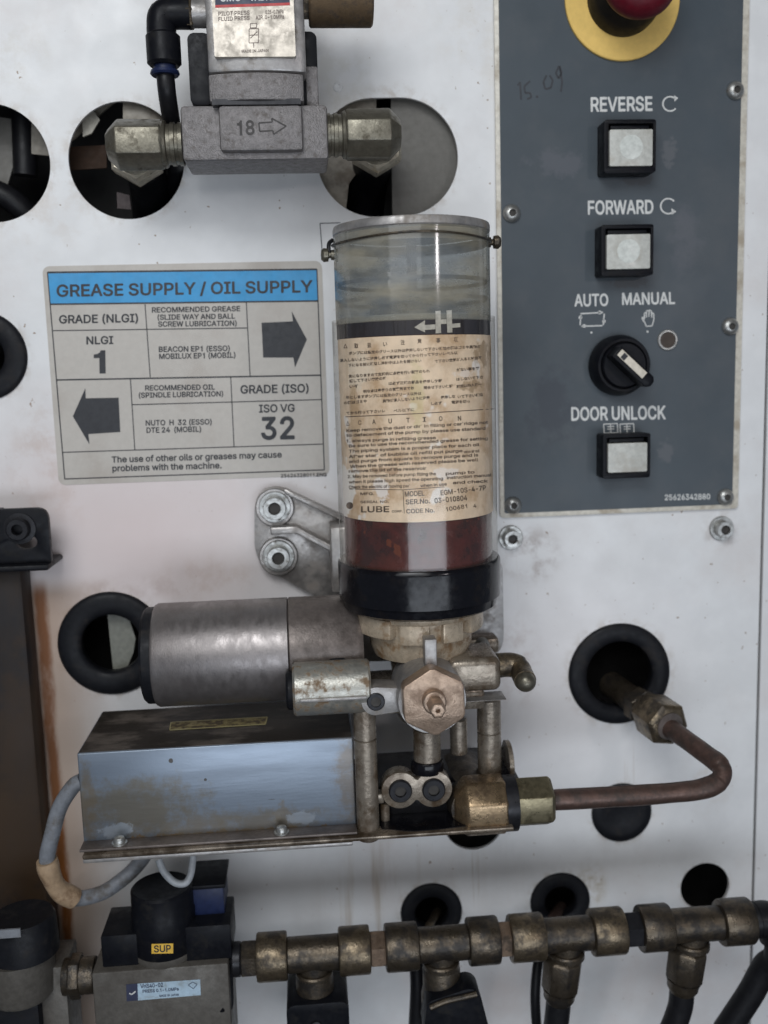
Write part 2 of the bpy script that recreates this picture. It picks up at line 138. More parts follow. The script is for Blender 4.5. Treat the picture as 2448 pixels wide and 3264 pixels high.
& 448 190,-29 148,-23 109,-11 67,16 45,38 21,83 12,134 15,164 33,206 49,228 103,278 63,347 54,386 57,428 72,467 96,497 124,516 160,531 202,534 238,531 286,510 304,497 314,485 335,449 341,431 344,392 335,356 317,323 274,280 255,266 253,257 312,185 319,180 326,197 327,224 339,239 349,243 403,243 421,236 428,221 425,173 419,143 394,86 448,21 455,2 448,-13 436,-20 364,-20 348,-13 325,10 283,-11 256,-20 226,-26|182,68 220,70 253,84 258,92 179,188 166,197 157,192 126,161 120,146 120,113 127,97 141,83 157,73|183,344 187,342 196,346 229,376 236,386 239,416 232,426 220,435 202,438 181,434 160,413 159,383
: 188 92,-26 76,-22 47,-5 31,23 28,41 31,62 47,87 77,105 95,108 113,105 141,89 159,62 162,41 159,20 141,-7 116,-23|86,250 62,259 46,272 31,296 28,317 31,335 49,365 77,381 110,381 143,363 159,335 162,314 156,290 137,265 116,253
1 420 184,-22 294,-22 294,531 212,531 195,480 155,448 86,430 86,345 184,347'''
GLY = {}
for _l in GLYPHS.split('\n'):
    _c, _a, _p = _l.split(' ', 2); GLY[_c] = (int(_a)/1000, [[tuple(float(v)/1000 for v in q.split(',')) for q in lp.split()] for lp in _p.split('|')])

class MB:
    def __init__(self): self.bm = bmesh.new()
    def ngon(self, pts): return self.bm.faces.new([self.bm.verts.new(p) for p in pts])
    def loft(self, rings, caps=(True,True), closed=True):
        vr = [[self.bm.verts.new(p) for p in r] for r in rings]; n = len(vr[0])
        for a, b in zip(vr, vr[1:]):
            for i in range(n if closed else n-1):
                j = (i+1) % n; self.bm.faces.new((a[i],a[j],b[j],b[i]))
        if caps[0] and closed: self.bm.faces.new(list(reversed(vr[0])))
        if caps[1] and closed: self.bm.faces.new(vr[-1])
        return self
    def lathe(self, p0, d, prof, n=48, caps=(True,True), phase=0.0):
        """prof: list of (distance along d, radius)"""
        d = Vector(d).normalized(); u, v = frame(d)
        rings = []
        for t, r in prof:
            rings.append([Vector(p0)+d*t+(u*math.cos(phase+2*PI*i/n)+v*math.sin(phase+2*PI*i/n))*max(r,1e-6) for i in range(n)])
        return self.loft(rings, caps)
    def cyl(self, p0, p1, r, r1=None, n=40, phase=0.0, ch=0.0):
        p0, p1 = Vector(p0), Vector(p1); L = (p1-p0).length; r1 = r if r1 is None else r1
        prof = [(0,r),(L,r1)] if ch <= 0 else [(0,r-ch),(ch,r),(L-ch,r1),(L,r1-ch)]
        return self.lathe(p0, p1-p0, prof, n, phase=phase)
    def hex(self, p0, p1, r, ch=0.0006, phase=0.0): return self.cyl(p0, p1, r, n=6, ch=ch, phase=phase)
    def box(self, c, sx_, sy_, sz_, rot=None):
        c = Vector(c); vs = []
        for k in range(8):
            q = V((k&1)-0.5, ((k>>1)&1)-0.5, ((k>>2)&1)-0.5); q = V(q.x*sx_, q.y*sy_, q.z*sz_)
            if rot: q = rot @ q
            vs.append(self.bm.verts.new(c+q))
        for f in ((0,2,3,1),(4,5,7,6),(0,1,5,4),(2,6,7,3),(0,4,6,2),(1,3,7,5)): self.bm.faces.new([vs[i] for i in f])
        return self
    def span(self, a, b):
        """axis aligned box between two corners"""
        a, b = Vector(a), Vector(b); return self.box((a+b)/2, abs(a.x-b.x), abs(a.y-b.y), abs(a.z-b.z))
    def tube(self, pts, r, n=20, sub=8, caps=True):
        pts = [Vector(p) for p in pts]; q = []
        if sub > 1 and len(pts) > 2:
            e = [pts[0]*2-pts[1]] + pts + [pts[-1]*2-pts[-2]]
            for i in range(1, len(e)-2):
                for k in range(sub):
                    t = k/sub; a, b, c, d = e[i-1], e[i], e[i+1], e[i+2]
                    q.append(0.5*((2*b)+(c-a)*t+(2*a-5*b+4*c-d)*t*t+(3*b-a-3*c+d)*t**3))
            q.append(pts[-1])
        else: q = pts
        u = None; rings = []
        for i, p in enumerate(q):
            d = (q[min(i+1,len(q)-1)]-q[max(i-1,0)]).normalized()
            if u is None: u, _ = frame(d)
            u = (u - d*u.dot(d)).normalized(); v = d.cross(u)
            rr = r(i/(len(q)-1)) if callable(r) else r
            rings.append([p+(u*math.cos(2*PI*k/n)+v*math.sin(2*PI*k/n))*rr for k in range(n)])
        return self.loft(rings, (caps,caps))
    def ball(self, c, r, d=OUT, flat=1.0, n=24, m=10, start=0.0):
        prof = []
        for i in range(m+1):
            a = -PI/2 + start + (PI-start)*i/m; prof.append((r*flat*math.sin(a), max(r*math.cos(a),1e-5)))
        return self.lathe(c, d, prof, n)
    def plate(self, outline, holes, d0, d1):
        """flat plate parallel to the panel, outline / holes as (x, z) loops, between d0 and d1 metres in front of it"""
        cu = bpy.data.curves.new('tmp', 'CURVE'); cu.dimensions = '2D'; cu.fill_mode = 'BOTH'; cu.extrude = abs(d1-d0)/2
        for loop in [outline]+list(holes):
            s = cu.splines.new('POLY'); s.points.add(len(loop)-1); s.use_cyclic_u = True
            for k, (x, z) in enumerate(loop): s.points[k].co = (x, z, 0, 1)
        self._curve(cu, lambda co: V(co.x, -(d0+d1)/2-co.z, co.y)); return self
    def _curve(self, cu, fn):
        o = bpy.data.objects.new('tmp', cu); COL.objects.link(o)
        dg = bpy.context.evaluated_depsgraph_get(); dg.update()
        me = o.evaluated_get(dg).to_mesh()
        vs = [self.bm.verts.new(fn(v.co)) for v in me.vertices]
        for p in me.polygons:
            try: self.bm.faces.new([vs[i] for i in p.vertices])
            except ValueError: pass
        o.evaluated_get(dg).to_mesh_clear(); bpy.data.objects.remove(o); bpy.data.curves.remove(cu)
    def text(self, s, a, b, cap, mp, bold=0.02, ref=None):
        """writes s so that its ink runs from pixel a to pixel b (both on the baseline), cap pixels high, through the map mp"""
        own = all(c in GLY or c == ' ' for c in s)
        if own:
            cu = bpy.data.curves.new('tmp', 'CURVE'); cu.dimensions = '2D'; cu.fill_mode = 'BOTH'; pen = 0.0; ref = 0.535
            for c in s:
                if c == ' ': pen += 0.17; continue
                adv, loops = GLY[c]
                for lp in loops:
                    sp = cu.splines.new('POLY'); sp.points.add(len(lp)-1); sp.use_cyclic_u = True
                    for k, (gx, gy) in enumerate(lp): sp.points[k].co = (gx+pen, gy, 0, 1)
                pen += adv
        else:
            cu = bpy.data.curves.new('tmp', 'FONT'); cu.body = s; cu.size = 1.0; cu.offset = bold; cu.resolution_u = 3
        t = MB(); t._curve(cu, lambda co: co.copy())
        if not t.bm.verts: t.bm.free(); return self
        x0 = min(v.co.x for v in t.bm.verts); x1 = max(v.co.x for v in t.bm.verts)
        ch = 0.73 if ref is None else ref
        ax, ay = a; bx, by = b; L = math.hypot(bx-ax, by-ay); ux, uy = (bx-ax)/L, (by-ay)/L
        vm = {}
        for v in t.bm.verts:
            u = (v.co.x-x0)/max(x1-x0,1e-6)*L; w = v.co.y/ch*cap
            vm[v] = self.bm.verts.new(mp(ax+ux*u+uy*w, ay+uy*u-ux*w))
        for f in t.bm.faces:
            try: self.bm.faces.new([vm[v] for v in f.verts])
            except ValueError: pass
        t.bm.free(); return self
    def poly(self, pts, mp): self.ngon([mp(*p) for p in pts]); return self
    def line(self, a, b, w, mp, n=1):
        L = math.hypot(b[0]-a[0], b[1]-a[1]); nx, ny = -(b[1]-a[1])/L*w/2, (b[0]-a[0])/L*w/2
        for k in range(n):
            s, e = k/n, (k+1)/n
            p = (a[0]+(b[0]-a[0])*s, a[1]+(b[1]-a[1])*s); q = (a[0]+(b[0]-a[0])*e, a[1]+(b[1]-a[1])*e)
            self.poly([(p[0]+nx,p[1]+ny),(q[0]+nx,q[1]+ny),(q[0]-nx,q[1]-ny),(p[0]-nx,p[1]-ny)], mp)
        return self
    def path(self, pts, w, mp):
        for a, b in zip(pts, pts[1:]): self.line(a, b, w, mp)
        return self
    def disc(self, c, r, mp, n=28): return self.poly([(c[0]+r*math.cos(2*PI*k/n), c[1]+r*math.sin(2*PI*k/n)) for k in range(n)], mp)
    def arc(self, c, r, a0, a1, w, mp, n=24):
        return self.path([(c[0]+r*math.cos(math.radians(a0+(a1-a0)*k/n)), c[1]+r*math.sin(math.radians(a0+(a1-a0)*k/n))) for k in range(n+1)], w, mp)

def flat(mm): return lambda px, py: P(px, py, mm)
def circ(px, py, rpx, mm=0, n=64):
    c = P(px, py, mm); r = rpx*S(px, py, mm); return [(c.x+r*math.cos(2*PI*k/n), c.z+r*math.sin(2*PI*k/n)) for k in range(n)]
def pl(pts, mm): return [(P(x,y,mm).x, P(x,y,mm).z) for x, y in pts]
def rrect(x0, z0, x1, z1, r, n=6):
    o = []
    for cx, cz, a in ((x1-r,z1-r,0),(x0+r,z1-r,90),(x0+r,z0+r,180),(x1-r,z0+r,270)):
        for k in range(n+1): t = math.radians(a+90*k/n); o.append((cx+r*math.cos(t), cz+r*math.sin(t)))
    return o
def rounded(pts, r, n=6):
    """rounds the corners of a polygon of (x, z) points"""
    o = []; m = len(pts)
    for i in range(m):
        a, b, c = Vector(pts[i-1]), Vector(pts[i]), Vector(pts[(i+1)%m])
        ri = r[i] if isinstance(r, (list,tuple)) else r
        if ri <= 0: o.append(tuple(b)); continue
        p = b+(a-b).normalized()*ri; q = b+(c-b).normalized()*ri
        for k in range(n+1):
            t = k/n; o.append(tuple(p*(1-t)**2+b*2*t*(1-t)+q*t*t))
    return o

# ------------------------------------------------------------------ objects
def thing(name, label, cat, loc, group=None):
    o = bpy.data.objects.new(name, None); COL.objects.link(o); o.location = loc; o.empty_display_size = 0.01
    o['label'] = label; o['category'] = cat
    if group: o['group'] = group
    return o
def root_loc(o):
    v = V(0,0,0)
    while o: v = v+o.location; o = o.parent
    return v
def part(name, mb, mat, parent=None, bevel=0.0, seg=2, angle=35, weld=True, base=None, label=None):
    bm = mb.bm
    if weld: bmesh.ops.remove_doubles(bm, verts=bm.verts, dist=1e-6)
    bmesh.ops.recalc_face_normals(bm, faces=bm.faces)
    if bevel > 0:
        ed = [e for e in bm.edges if len(e.link_faces) == 2 and e.calc_face_angle(0) > 0.5]
        bmesh.ops.bevel(bm, geom=ed, offset=bevel, segments=seg, profile=0.5, affect='EDGES', clamp_overlap=True)
    off = root_loc(parent) if parent else (Vector(base) if base is not None else V(0,0,0))
    for v in bm.verts: v.co -= off
    me = bpy.data.meshes.new(name); bm.to_mesh(me); bm.free()
    for p in me.polygons: p.use_smooth = True
    me.set_sharp_from_angle(angle=math.radians(angle))
    me.materials.append(mat)
    o = bpy.data.objects.new(name, me); COL.objects.link(o)
    if parent: o.parent = parent
    elif base is not None: o.location = base
    if label: o['label'] = label
    return o
def tag(o, label, cat, group=None):
    o['label'] = label; o['category'] = cat
    if group: o['group'] = group
    return o
def struct(o): o['kind'] = 'structure'; return o
def dup(src, loc, label):
    def cp(o, par):
        c = o.copy(); COL.objects.link(c)
        if par: c.parent = par
        for ch in o.children: cp(ch, c)
        return c
    c = cp(src, None); c.location = loc; c['label'] = label; return c

# ------------------------------------------------------------------ materials
def mat(name, base, rough=0.5, metal=0.0, dirt=None, ds=120, lo=0.48, hi=0.66, drough=0.75, dmetal=0.0, bump=0.0, bs=900,
        var=0.12, vs=400, stretch=(1,1,1), coat=0.0, spec=0.5, specks=None, sps=1500, splo=0.68):
    m = bpy.data.materials.new(name); m.use_nodes = True; t = m.node_tree; b = t.nodes['Principled BSDF']; L = t.links.new
    b.inputs['Specular IOR Level'].default_value = spec; b.inputs['Coat Weight'].default_value = coat; b.inputs['Coat Roughness'].default_value = 0.15
    co = t.nodes.new('ShaderNodeTexCoord'); mp = t.nodes.new('ShaderNodeMapping'); mp.inputs['Scale'].default_value = stretch
    mp.inputs['Location'].default_value = (random.uniform(-5,5), random.uniform(-5,5), random.uniform(-5,5))
    oi = t.nodes.new('ShaderNodeObjectInfo'); va = t.nodes.new('ShaderNodeVectorMath'); va.operation = 'MULTIPLY_ADD'; va.inputs[1].default_value = (3,7,5)
    L(oi.outputs['Random'], va.inputs[0]); L(co.outputs['Object'], va.inputs[2]); L(va.outputs[0], mp.inputs[0])
    def noise(s, det=6, rg=0.6):
        n = t.nodes.new('ShaderNodeTexNoise'); n.inputs['Scale'].default_value = s; n.inputs['Detail'].default_value = det; n.inputs['Roughness'].default_value = rg
        L(mp.outputs[0], n.inputs['Vector']); return n.outputs['Fac']
    def ramp(v, a, c, ta=0.0, tb=1.0):
        r = t.nodes.new('ShaderNodeMapRange'); r.interpolation_type = 'SMOOTHSTEP'; r.inputs[1].default_value = a; r.inputs[2].default_value = c
        r.inputs[3].default_value = ta; r.inputs[4].default_value = tb; L(v, r.inputs[0]); return r.outputs[0]
    def mix(f, a, c):
        x = t.nodes.new('ShaderNodeMix'); x.data_type = 'RGBA'; L(f, x.inputs[0])
        for k, v in ((6,a),(7,c)):
            if isinstance(v, tuple): x.inputs[k].default_value = (*v,1)
            else: L(v, x.inputs[k])
        return x.outputs[2]
    base = tuple(base)
    col = mix(ramp(noise(vs,4), 0.3, 0.7), tuple(c*(1-var) for c in base), tuple(min(1,c*(1+var)) for c in base))
    rg = ramp(noise(vs*0.7,5), 0.3, 0.7, max(0.03,rough-0.08), min(1,rough+0.1))
    b.inputs['Metallic'].default_value = metal
    if dirt is not None:
        f = ramp(noise(ds,8,0.65), lo, hi); col = mix(f, col, tuple(dirt))
        mx = t.nodes.new('ShaderNodeMix'); L(f, mx.inputs[0]); L(rg, mx.inputs[2]); mx.inputs[3].default_value = drough; rg = mx.outputs[0]
        if metal != dmetal:
            m2 = t.nodes.new('ShaderNodeMix'); L(f, m2.inputs[0]); m2.inputs[2].default_value = metal; m2.inputs[3].default_value = dmetal; L(m2.outputs[0], b.inputs['Metallic'])
    if specks is not None: col = mix(ramp(noise(sps,2), splo, splo+0.05), col, tuple(specks))
    L(col, b.inputs['Base Color']); L(rg, b.inputs['Roughness'])
    if bump > 0:
        bp = t.nodes.new('ShaderNodeBump'); bp.inputs['Strength'].default_value = bump; bp.inputs['Distance'].default_value = 0.0006
        L(noise(bs,4), bp.inputs['Height']); L(bp.outputs[0], b.inputs['Normal'])
    m['nodes'] = 1
    return m

def stain_and_glare(m, items, root):
    """blotches with a place of their own: (point, (rx, ry, rz), colour, strength, noise scale, lo, hi)"""
    t = m.node_tree; L = t.links.new; b = t.nodes['Principled BSDF']; co = t.nodes.new('ShaderNodeTexCoord'); col = b.inputs['Base Color'].links[0].from_socket
    rl = root_loc(root)
    for p, rad, c, k, ns, lo, hi in items:
        q = Vector(p)-rl
        mp = t.nodes.new('ShaderNodeMapping'); mp.inputs['Location'].default_value = tuple(-q[i]/rad[i] for i in range(3)); mp.inputs['Scale'].default_value = tuple(1/r for r in rad); L(co.outputs['Object'], mp.inputs[0])
        ln = t.nodes.new('ShaderNodeVectorMath'); ln.operation = 'LENGTH'; L(mp.outputs[0], ln.inputs[0])
        n = t.nodes.new('ShaderNodeTexNoise'); n.inputs['Scale'].default_value = ns; n.inputs['Detail'].default_value = 7; n.inputs['Roughness'].default_value = 0.65; L(co.outputs['Object'], n.inputs['Vector'])
        # noise raised inside the blotch, lowered outside
        f = t.nodes.new('ShaderNodeMapRange'); f.inputs[1].default_value = 1.25; f.inputs[2].default_value = 0.3; f.inputs[3].default_value = -0.35; f.inputs[4].default_value = 0.18; L(ln.outputs['Value'], f.inputs[0])
        a = t.nodes.new('ShaderNodeMath'); a.operation = 'ADD'; L(n.outputs['Fac'], a.inputs[0]); L(f.outputs[0], a.inputs[1])
        g = t.nodes.new('ShaderNodeMapRange'); g.interpolation_type = 'SMOOTHSTEP'; g.inputs[1].default_value = lo; g.inputs[2].default_value = hi; g.inputs[4].default_value = k; L(a.outputs[0], g.inputs[0])
        x = t.nodes.new('ShaderNodeMix'); x.data_type = 'RGBA'; L(g.outputs[0], x.inputs[0]); L(col, x.inputs[6]); x.inputs[7].default_value = (*c,1); col = x.outputs[2]
    L(col, b.inputs['Base Color'])

def wall_paint():
    m = mat('white machine paint', (0.735,0.735,0.735), 0.38, dirt=(0.64,0.585,0.56), ds=9, lo=0.46, hi=0.80, drough=0.5, bump=0.05, bs=700, var=0.035, vs=60, specks=(0.30,0.22,0.16), sps=300, splo=0.722)
    t = m.node_tree; L = t.links.new; b = t.nodes['Principled BSDF']
    co = t.nodes.new('ShaderNodeTexCoord'); src = b.inputs['Base Color'].links[0].from_socket
    sp = t.nodes.new('ShaderNodeSeparateXYZ'); L(co.outputs['Object'], sp.inputs[0])
    def math_(op, a, c, clamp=False):
        n = t.nodes.new('ShaderNodeMath'); n.operation = op; n.use_clamp = clamp
        for k, v in ((0,a),(1,c)):
            if isinstance(v, (int,float)): n.inputs[k].default_value = v
            else: L(v, n.inputs[k])
        return n.outputs[0]
    def nz(s, sc=(1,1,1), det=6):
        mp = t.nodes.new('ShaderNodeMapping'); mp.inputs['Scale'].default_value = sc; L(co.outputs['Object'], mp.inputs[0])
        n = t.nodes.new('ShaderNodeTexNoise'); n.inputs['Scale'].default_value = s; n.inputs['Detail'].default_value = det; n.inputs['Roughness'].default_value = 0.65
        L(mp.outputs[0], n.inputs['Vector']); return n.outputs['Fac']
    def smooth(v, a, c):
        r = t.nodes.new('ShaderNodeMapRange'); r.interpolation_type = 'SMOOTHSTEP'; r.inputs[1].default_value = a; r.inputs[2].default_value = c; L(v, r.inputs[0]); return r.outputs[0]
    def mixc(f, a, c):
        x = t.nodes.new('ShaderNodeMix'); x.data_type = 'RGBA'; L(f, x.inputs[0]); L(a, x.inputs[6]); x.inputs[7].default_value = (*c,1); return x.outputs[2]
    def blob(px, py, rx, rz, soft=0.7):
        c = P(px, py, 0)
        dx = math_('DIVIDE', math_('SUBTRACT', sp.outputs['X'], c.x), rx); dz = math_('DIVIDE', math_('SUBTRACT', sp.outputs['Z'], c.z), rz)
        d = math_('SQRT', math_('ADD', math_('MULTIPLY',dx,dx), math_('MULTIPLY',dz,dz)), 0)
        return smooth(d, 1.0, 1.0-soft)
    col = src
    # long oily runs below the pump
    streak = smooth(nz(60, (1,1,0.05)), 0.50, 0.68)
    c1 = blob(1230, 2880, 0.045, 0.05, 0.8)
    col = mixc(math_('MULTIPLY', math_('MULTIPLY', streak, c1), 0.85), col, (0.36,0.27,0.17))
    c1 = blob(1700, 2780, 0.10, 0.06, 0.9)
    col = mixc(math_('MULTIPLY', math_('MULTIPLY', streak, c1), 0.10), col, (0.40,0.33,0.25))
    # grime round the bolts, bracket and the left edge
    g = smooth(nz(85), 0.42, 0.66)
    for px, py, rx, rz, k, c in ((1690,1770,0.022,0.02,0.7,(0.30,0.24,0.21)),(2300,1690,0.016,0.015,0.6,(0.32,0.26,0.22)),
            (650,1850,0.035,0.018,0.6,(0.42,0.34,0.26)),(420,1870,0.04,0.008,0.8,(0.22,0.17,0.14)),(170,1500,0.03,0.05,0.5,(0.45,0.33,0.25)),
            (1080,250,0.03,0.03,0.3,(0.5,0.47,0.38)),(1880,2830,0.012,0.02,0.8,(0.40,0.33,0.22)),(1650,2110,0.02,0.035,0.55,(0.38,0.31,0.27)),
            (1600,80,0.05,0.05,0.4,(0.64,0.60,0.54)),(60,170,0.02,0.03,0.35,(0.55,0.5,0.42)),(130,600,0.05,0.04,0.35,(0.55,0.47,0.40)),(2260,2480,0.02,0.03,0.25,(0.5,0.4,0.3))):
        col = mixc(math_('MULTIPLY', math_('MULTIPLY', g, blob(px,py,rx,rz)), k), col, c)
    col = mixc(math_('MULTIPLY', blob(420,1720,0.14,0.11,1.0), 0.85), col, (0.68,0.565,0.545))  # pink lens cast, here and next line, put into the paint colour
    col = mixc(math_('MULTIPLY', blob(1750,2150,0.11,0.10,1.0), 0.30), col, (0.70,0.61,0.60))
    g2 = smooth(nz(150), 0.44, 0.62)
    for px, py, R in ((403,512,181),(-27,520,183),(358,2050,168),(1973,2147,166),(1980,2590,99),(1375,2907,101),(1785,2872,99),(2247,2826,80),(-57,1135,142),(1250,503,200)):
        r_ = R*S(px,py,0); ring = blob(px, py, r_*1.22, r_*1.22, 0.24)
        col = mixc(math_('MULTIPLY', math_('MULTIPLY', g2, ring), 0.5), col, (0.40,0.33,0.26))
    drip = smooth(nz(170, (1,1,0.03)), 0.56, 0.66)
    for px, py, rx, rz, k in ((1975,2430,0.022,0.022,0.45),(1785,3060,0.016,0.022,0.6),(1375,3100,0.016,0.022,0.6),(2247,2990,0.012,0.022,0.4),(1637,1830,0.006,0.022,0.6),(2313,1800,0.006,0.022,0.55),(1510,2800,0.018,0.03,0.6),(700,1010,0.0,0.0,0)):
        if k: col = mixc(math_('MULTIPLY', math_('MULTIPLY', drip, blob(px,py,rx,rz,0.8)), k), col, (0.36,0.28,0.19))
    # rust that ran down beside the dark cover; wide band also paints shade
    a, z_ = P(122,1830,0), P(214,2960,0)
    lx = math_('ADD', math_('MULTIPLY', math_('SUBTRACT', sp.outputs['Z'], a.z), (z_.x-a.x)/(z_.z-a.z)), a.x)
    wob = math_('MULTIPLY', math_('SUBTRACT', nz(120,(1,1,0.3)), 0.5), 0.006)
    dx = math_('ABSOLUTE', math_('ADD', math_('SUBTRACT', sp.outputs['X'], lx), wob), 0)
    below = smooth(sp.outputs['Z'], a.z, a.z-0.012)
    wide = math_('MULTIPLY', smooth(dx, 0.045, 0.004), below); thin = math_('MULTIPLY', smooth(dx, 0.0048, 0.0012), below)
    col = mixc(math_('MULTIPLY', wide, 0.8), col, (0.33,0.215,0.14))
    col = mixc(math_('MULTIPLY', math_('MULTIPLY', thin, smooth(nz(70,(1,1,0.4)),0.15,0.48)), 1.0), col, (0.17,0.058,0.012))
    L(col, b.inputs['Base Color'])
    return m

M = {}
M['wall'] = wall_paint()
M['inside'] = mat('dark inside of the machine', (0.035,0.033,0.032), 0.6, var=0.4, vs=40)
M['inner_beige'] = mat('beige inner sheet', (0.27,0.24,0.195), 0.5, dirt=(0.13,0.105,0.08), ds=40)
M['inner_grey'] = mat('grey inner sheet', (0.115,0.108,0.095), 0.5, var=0.06)
M['cast'] = mat('cast aluminium', (0.235,0.22,0.217), 0.46, 0.5, dirt=(0.125,0.108,0.098), ds=320, lo=0.5, hi=0.72, drough=0.6, bump=0.8, bs=1500, specks=(0.04,0.034,0.03), sps=1300, splo=0.68)
M['alu'] = mat('smooth aluminium', (0.36,0.345,0.335), 0.38, 0.65, dirt=(0.19,0.16,0.13), ds=90, lo=0.50, hi=0.75, bump=0.12, bs=1600)
M['greasy'] = mat('grease stained aluminium', (0.27,0.23,0.185), 0.28, 0.55, dirt=(0.085,0.058,0.036), ds=85, lo=0.42, hi=0.66, drough=0.22, dmetal=0.3, bump=0.2, bs=600)
M['boxmetal'] = mat('stained sheet aluminium', (0.205,0.243,0.295), 0.38, 0.6, bump=0.06, bs=900, specks=(0.06,0.045,0.03), sps=420, splo=0.76, var=0.05, vs=120, stretch=(0.12,1,1))
M['boxtop'] = mat('box lid under dried oil', (0.11,0.092,0.078), 0.55, 0.1, dirt=(0.022,0.017,0.013), ds=75, lo=0.34, hi=0.54, drough=0.5, stretch=(0.5,1,1), bump=0.2, spec=0.3)
M['motor'] = mat('motor housing steel', (0.26,0.238,0.232), 0.38, 0.8, dirt=(0.16,0.138,0.13), ds=45, lo=0.40, hi=0.80, drough=0.46, dmetal=0.65, bump=0.12, bs=1800, stretch=(1,0.5,0.5), var=0.06)
M['motor_dark'] = mat('oily gear housing', (0.20,0.17,0.155), 0.42, 0.65, dirt=(0.045,0.034,0.028), ds=45, lo=0.40, hi=0.80, drough=0.4, dmetal=0.3, bump=0.2)
M['brass'] = mat('worn brass', (0.20,0.157,0.105), 0.32, 0.85, dirt=(0.05,0.039,0.028), ds=150, lo=0.42, hi=0.62, dmetal=0.5, drough=0.42, bump=0.3)
M['brass_dark'] = mat('tarnished brass', (0.11,0.088,0.064), 0.32, 0.8, dirt=(0.025,0.021,0.018), ds=110, lo=0.42, hi=0.62, dmetal=0.4, drough=0.42, bump=0.35)
M['nickel'] = mat('dull plated brass', (0.165,0.152,0.12), 0.36, 0.75, dirt=(0.08,0.066,0.045), ds=170, lo=0.5, hi=0.74, dmetal=0.6, bump=0.2)
M['pale_nut'] = mat('pale plated nut', (0.50,0.45,0.36), 0.34, 0.6, dirt=(0.25,0.20,0.13), ds=150, lo=0.5, hi=0.75)
M['print_cream'] = mat('cream printing', (0.44,0.42,0.37), 0.5, var=0.2)
M['nipple'] = mat('coppery nipple', (0.27,0.19,0.135), 0.38, 0.8, dirt=(0.08,0.06,0.045), ds=150, lo=0.45, hi=0.66, dmetal=0.5, bump=0.2)
M['brass_elbow'] = mat('bronze elbow', (0.30,0.215,0.13), 0.28, 0.85, dirt=(0.09,0.06,0.035), ds=140, lo=0.46, hi=0.68, dmetal=0.6, drough=0.4, bump=0.2)
M['brass_nut'] = mat('olive brass nut', (0.22,0.19,0.12), 0.34, 0.85, dirt=(0.11,0.09,0.05), ds=140, lo=0.5, hi=0.72, dmetal=0.6, bump=0.15)
M['bracket'] = mat('pale bracket casting', (0.38,0.36,0.345), 0.36, 0.75, dirt=(0.24,0.205,0.18), ds=60, lo=0.48, hi=0.74, bump=0.2, bs=900)
M['oily_cream'] = mat('oily cream casting', (0.47,0.385,0.285), 0.30, 0.3, dirt=(0.20,0.12,0.06), ds=110, lo=0.46, hi=0.66, drough=0.22, bump=0.2, bs=600)
M['copper'] = mat('bronze hex plug', (0.44,0.325,0.245), 0.36, 0.75, dirt=(0.22,0.15,0.105), ds=120, lo=0.46, hi=0.72, dmetal=0.5, drough=0.5, bump=0.25, bs=1400)
M['pipe'] = mat('brown copper pipe', (0.125,0.078,0.064), 0.40, 0.6, dirt=(0.05,0.036,0.03), ds=120, lo=0.42, hi=0.68, dmetal=0.3, drough=0.5, bump=0.2)
M['steel'] = mat('zinc plated screw steel', (0.40,0.40,0.385), 0.36, 0.8, dirt=(0.16,0.14,0.12), ds=260, lo=0.5, hi=0.72, dmetal=0.5)
M['steel_dark'] = mat('black oxide screw steel', (0.022,0.022,0.025), 0.34, 0.4, spec=0.3)
M['socket'] = mat('dark hex recess', (0.03,0.026,0.022), 0.6)
M['rubber'] = mat('black rubber', (0.009,0.0095,0.012), 0.46, dirt=(0.026,0.023,0.022), ds=120, lo=0.5, hi=0.78, drough=0.65, spec=0.18)
M['plastic'] = mat('black plastic', (0.006,0.0065,0.009), 0.40, dirt=(0.015,0.014,0.0135), ds=160, lo=0.5, hi=0.78, spec=0.15)
M['gloss_black'] = mat('glossy black resin', (0.005,0.005,0.007), 0.18, dirt=(0.012,0.009,0.008), ds=120, lo=0.5, hi=0.75, drough=0.3, specks=(0.15,0.14,0.12), sps=420, splo=0.80, spec=0.3)
M['blue_plastic'] = mat('dark blue plastic', (0.010,0.017,0.055), 0.45, spec=0.3)
M['panelgrey'] = mat('blue grey overlay', (0.063,0.078,0.091), 0.40, dirt=(0.083,0.094,0.104), ds=25, lo=0.42, hi=0.75, drough=0.44, var=0.05, vs=30, spec=0.35)
M['panelrim'] = mat('cream panel edge', (0.62,0.58,0.50), 0.4, dirt=(0.42,0.36,0.28), ds=60)
M['print_white'] = mat('white printing', (0.62,0.62,0.60), 0.5, var=0.08)
M['print_black'] = mat('black printing', (0.022,0.023,0.028), 0.5, var=0.1)
M['print_faded'] = mat('faded brown printing', (0.095,0.068,0.05), 0.6, var=0.6, vs=220, dirt=(0.30,0.22,0.15), ds=90, lo=0.50, hi=0.68)
M['print_blue'] = mat('blue header printing', (0.035,0.30,0.60), 0.45, var=0.06, vs=200)
M['ink'] = mat('pen ink', (0.035,0.038,0.045), 0.55)
M['signbase'] = mat('beige sticker', (0.50,0.465,0.42), 0.42, dirt=(0.43,0.385,0.34), ds=30, lo=0.45, hi=0.7, var=0.03, drough=0.45)
M['yellow'] = mat('yellow disc', (0.80,0.54,0.16), 0.5, var=0.04, spec=0.3)
M['red'] = mat('red mushroom', (0.095,0.006,0.013), 0.42, spec=0.25)
M['capwhite'] = mat('frosted button cap', (0.52,0.52,0.48), 0.28, dirt=(0.42,0.40,0.35), ds=110, lo=0.45, hi=0.7, drough=0.35)
M['caplight'] = mat('pale disc in the cap', (0.60,0.62,0.58), 0.3)
M['white_insert'] = mat('cream pointer', (0.66,0.60,0.50), 0.45)
M['redwhite'] = mat('name plate', (0.60,0.54,0.46), 0.36, 0.25, dirt=(0.45,0.40,0.33), ds=130, lo=0.45, hi=0.7)
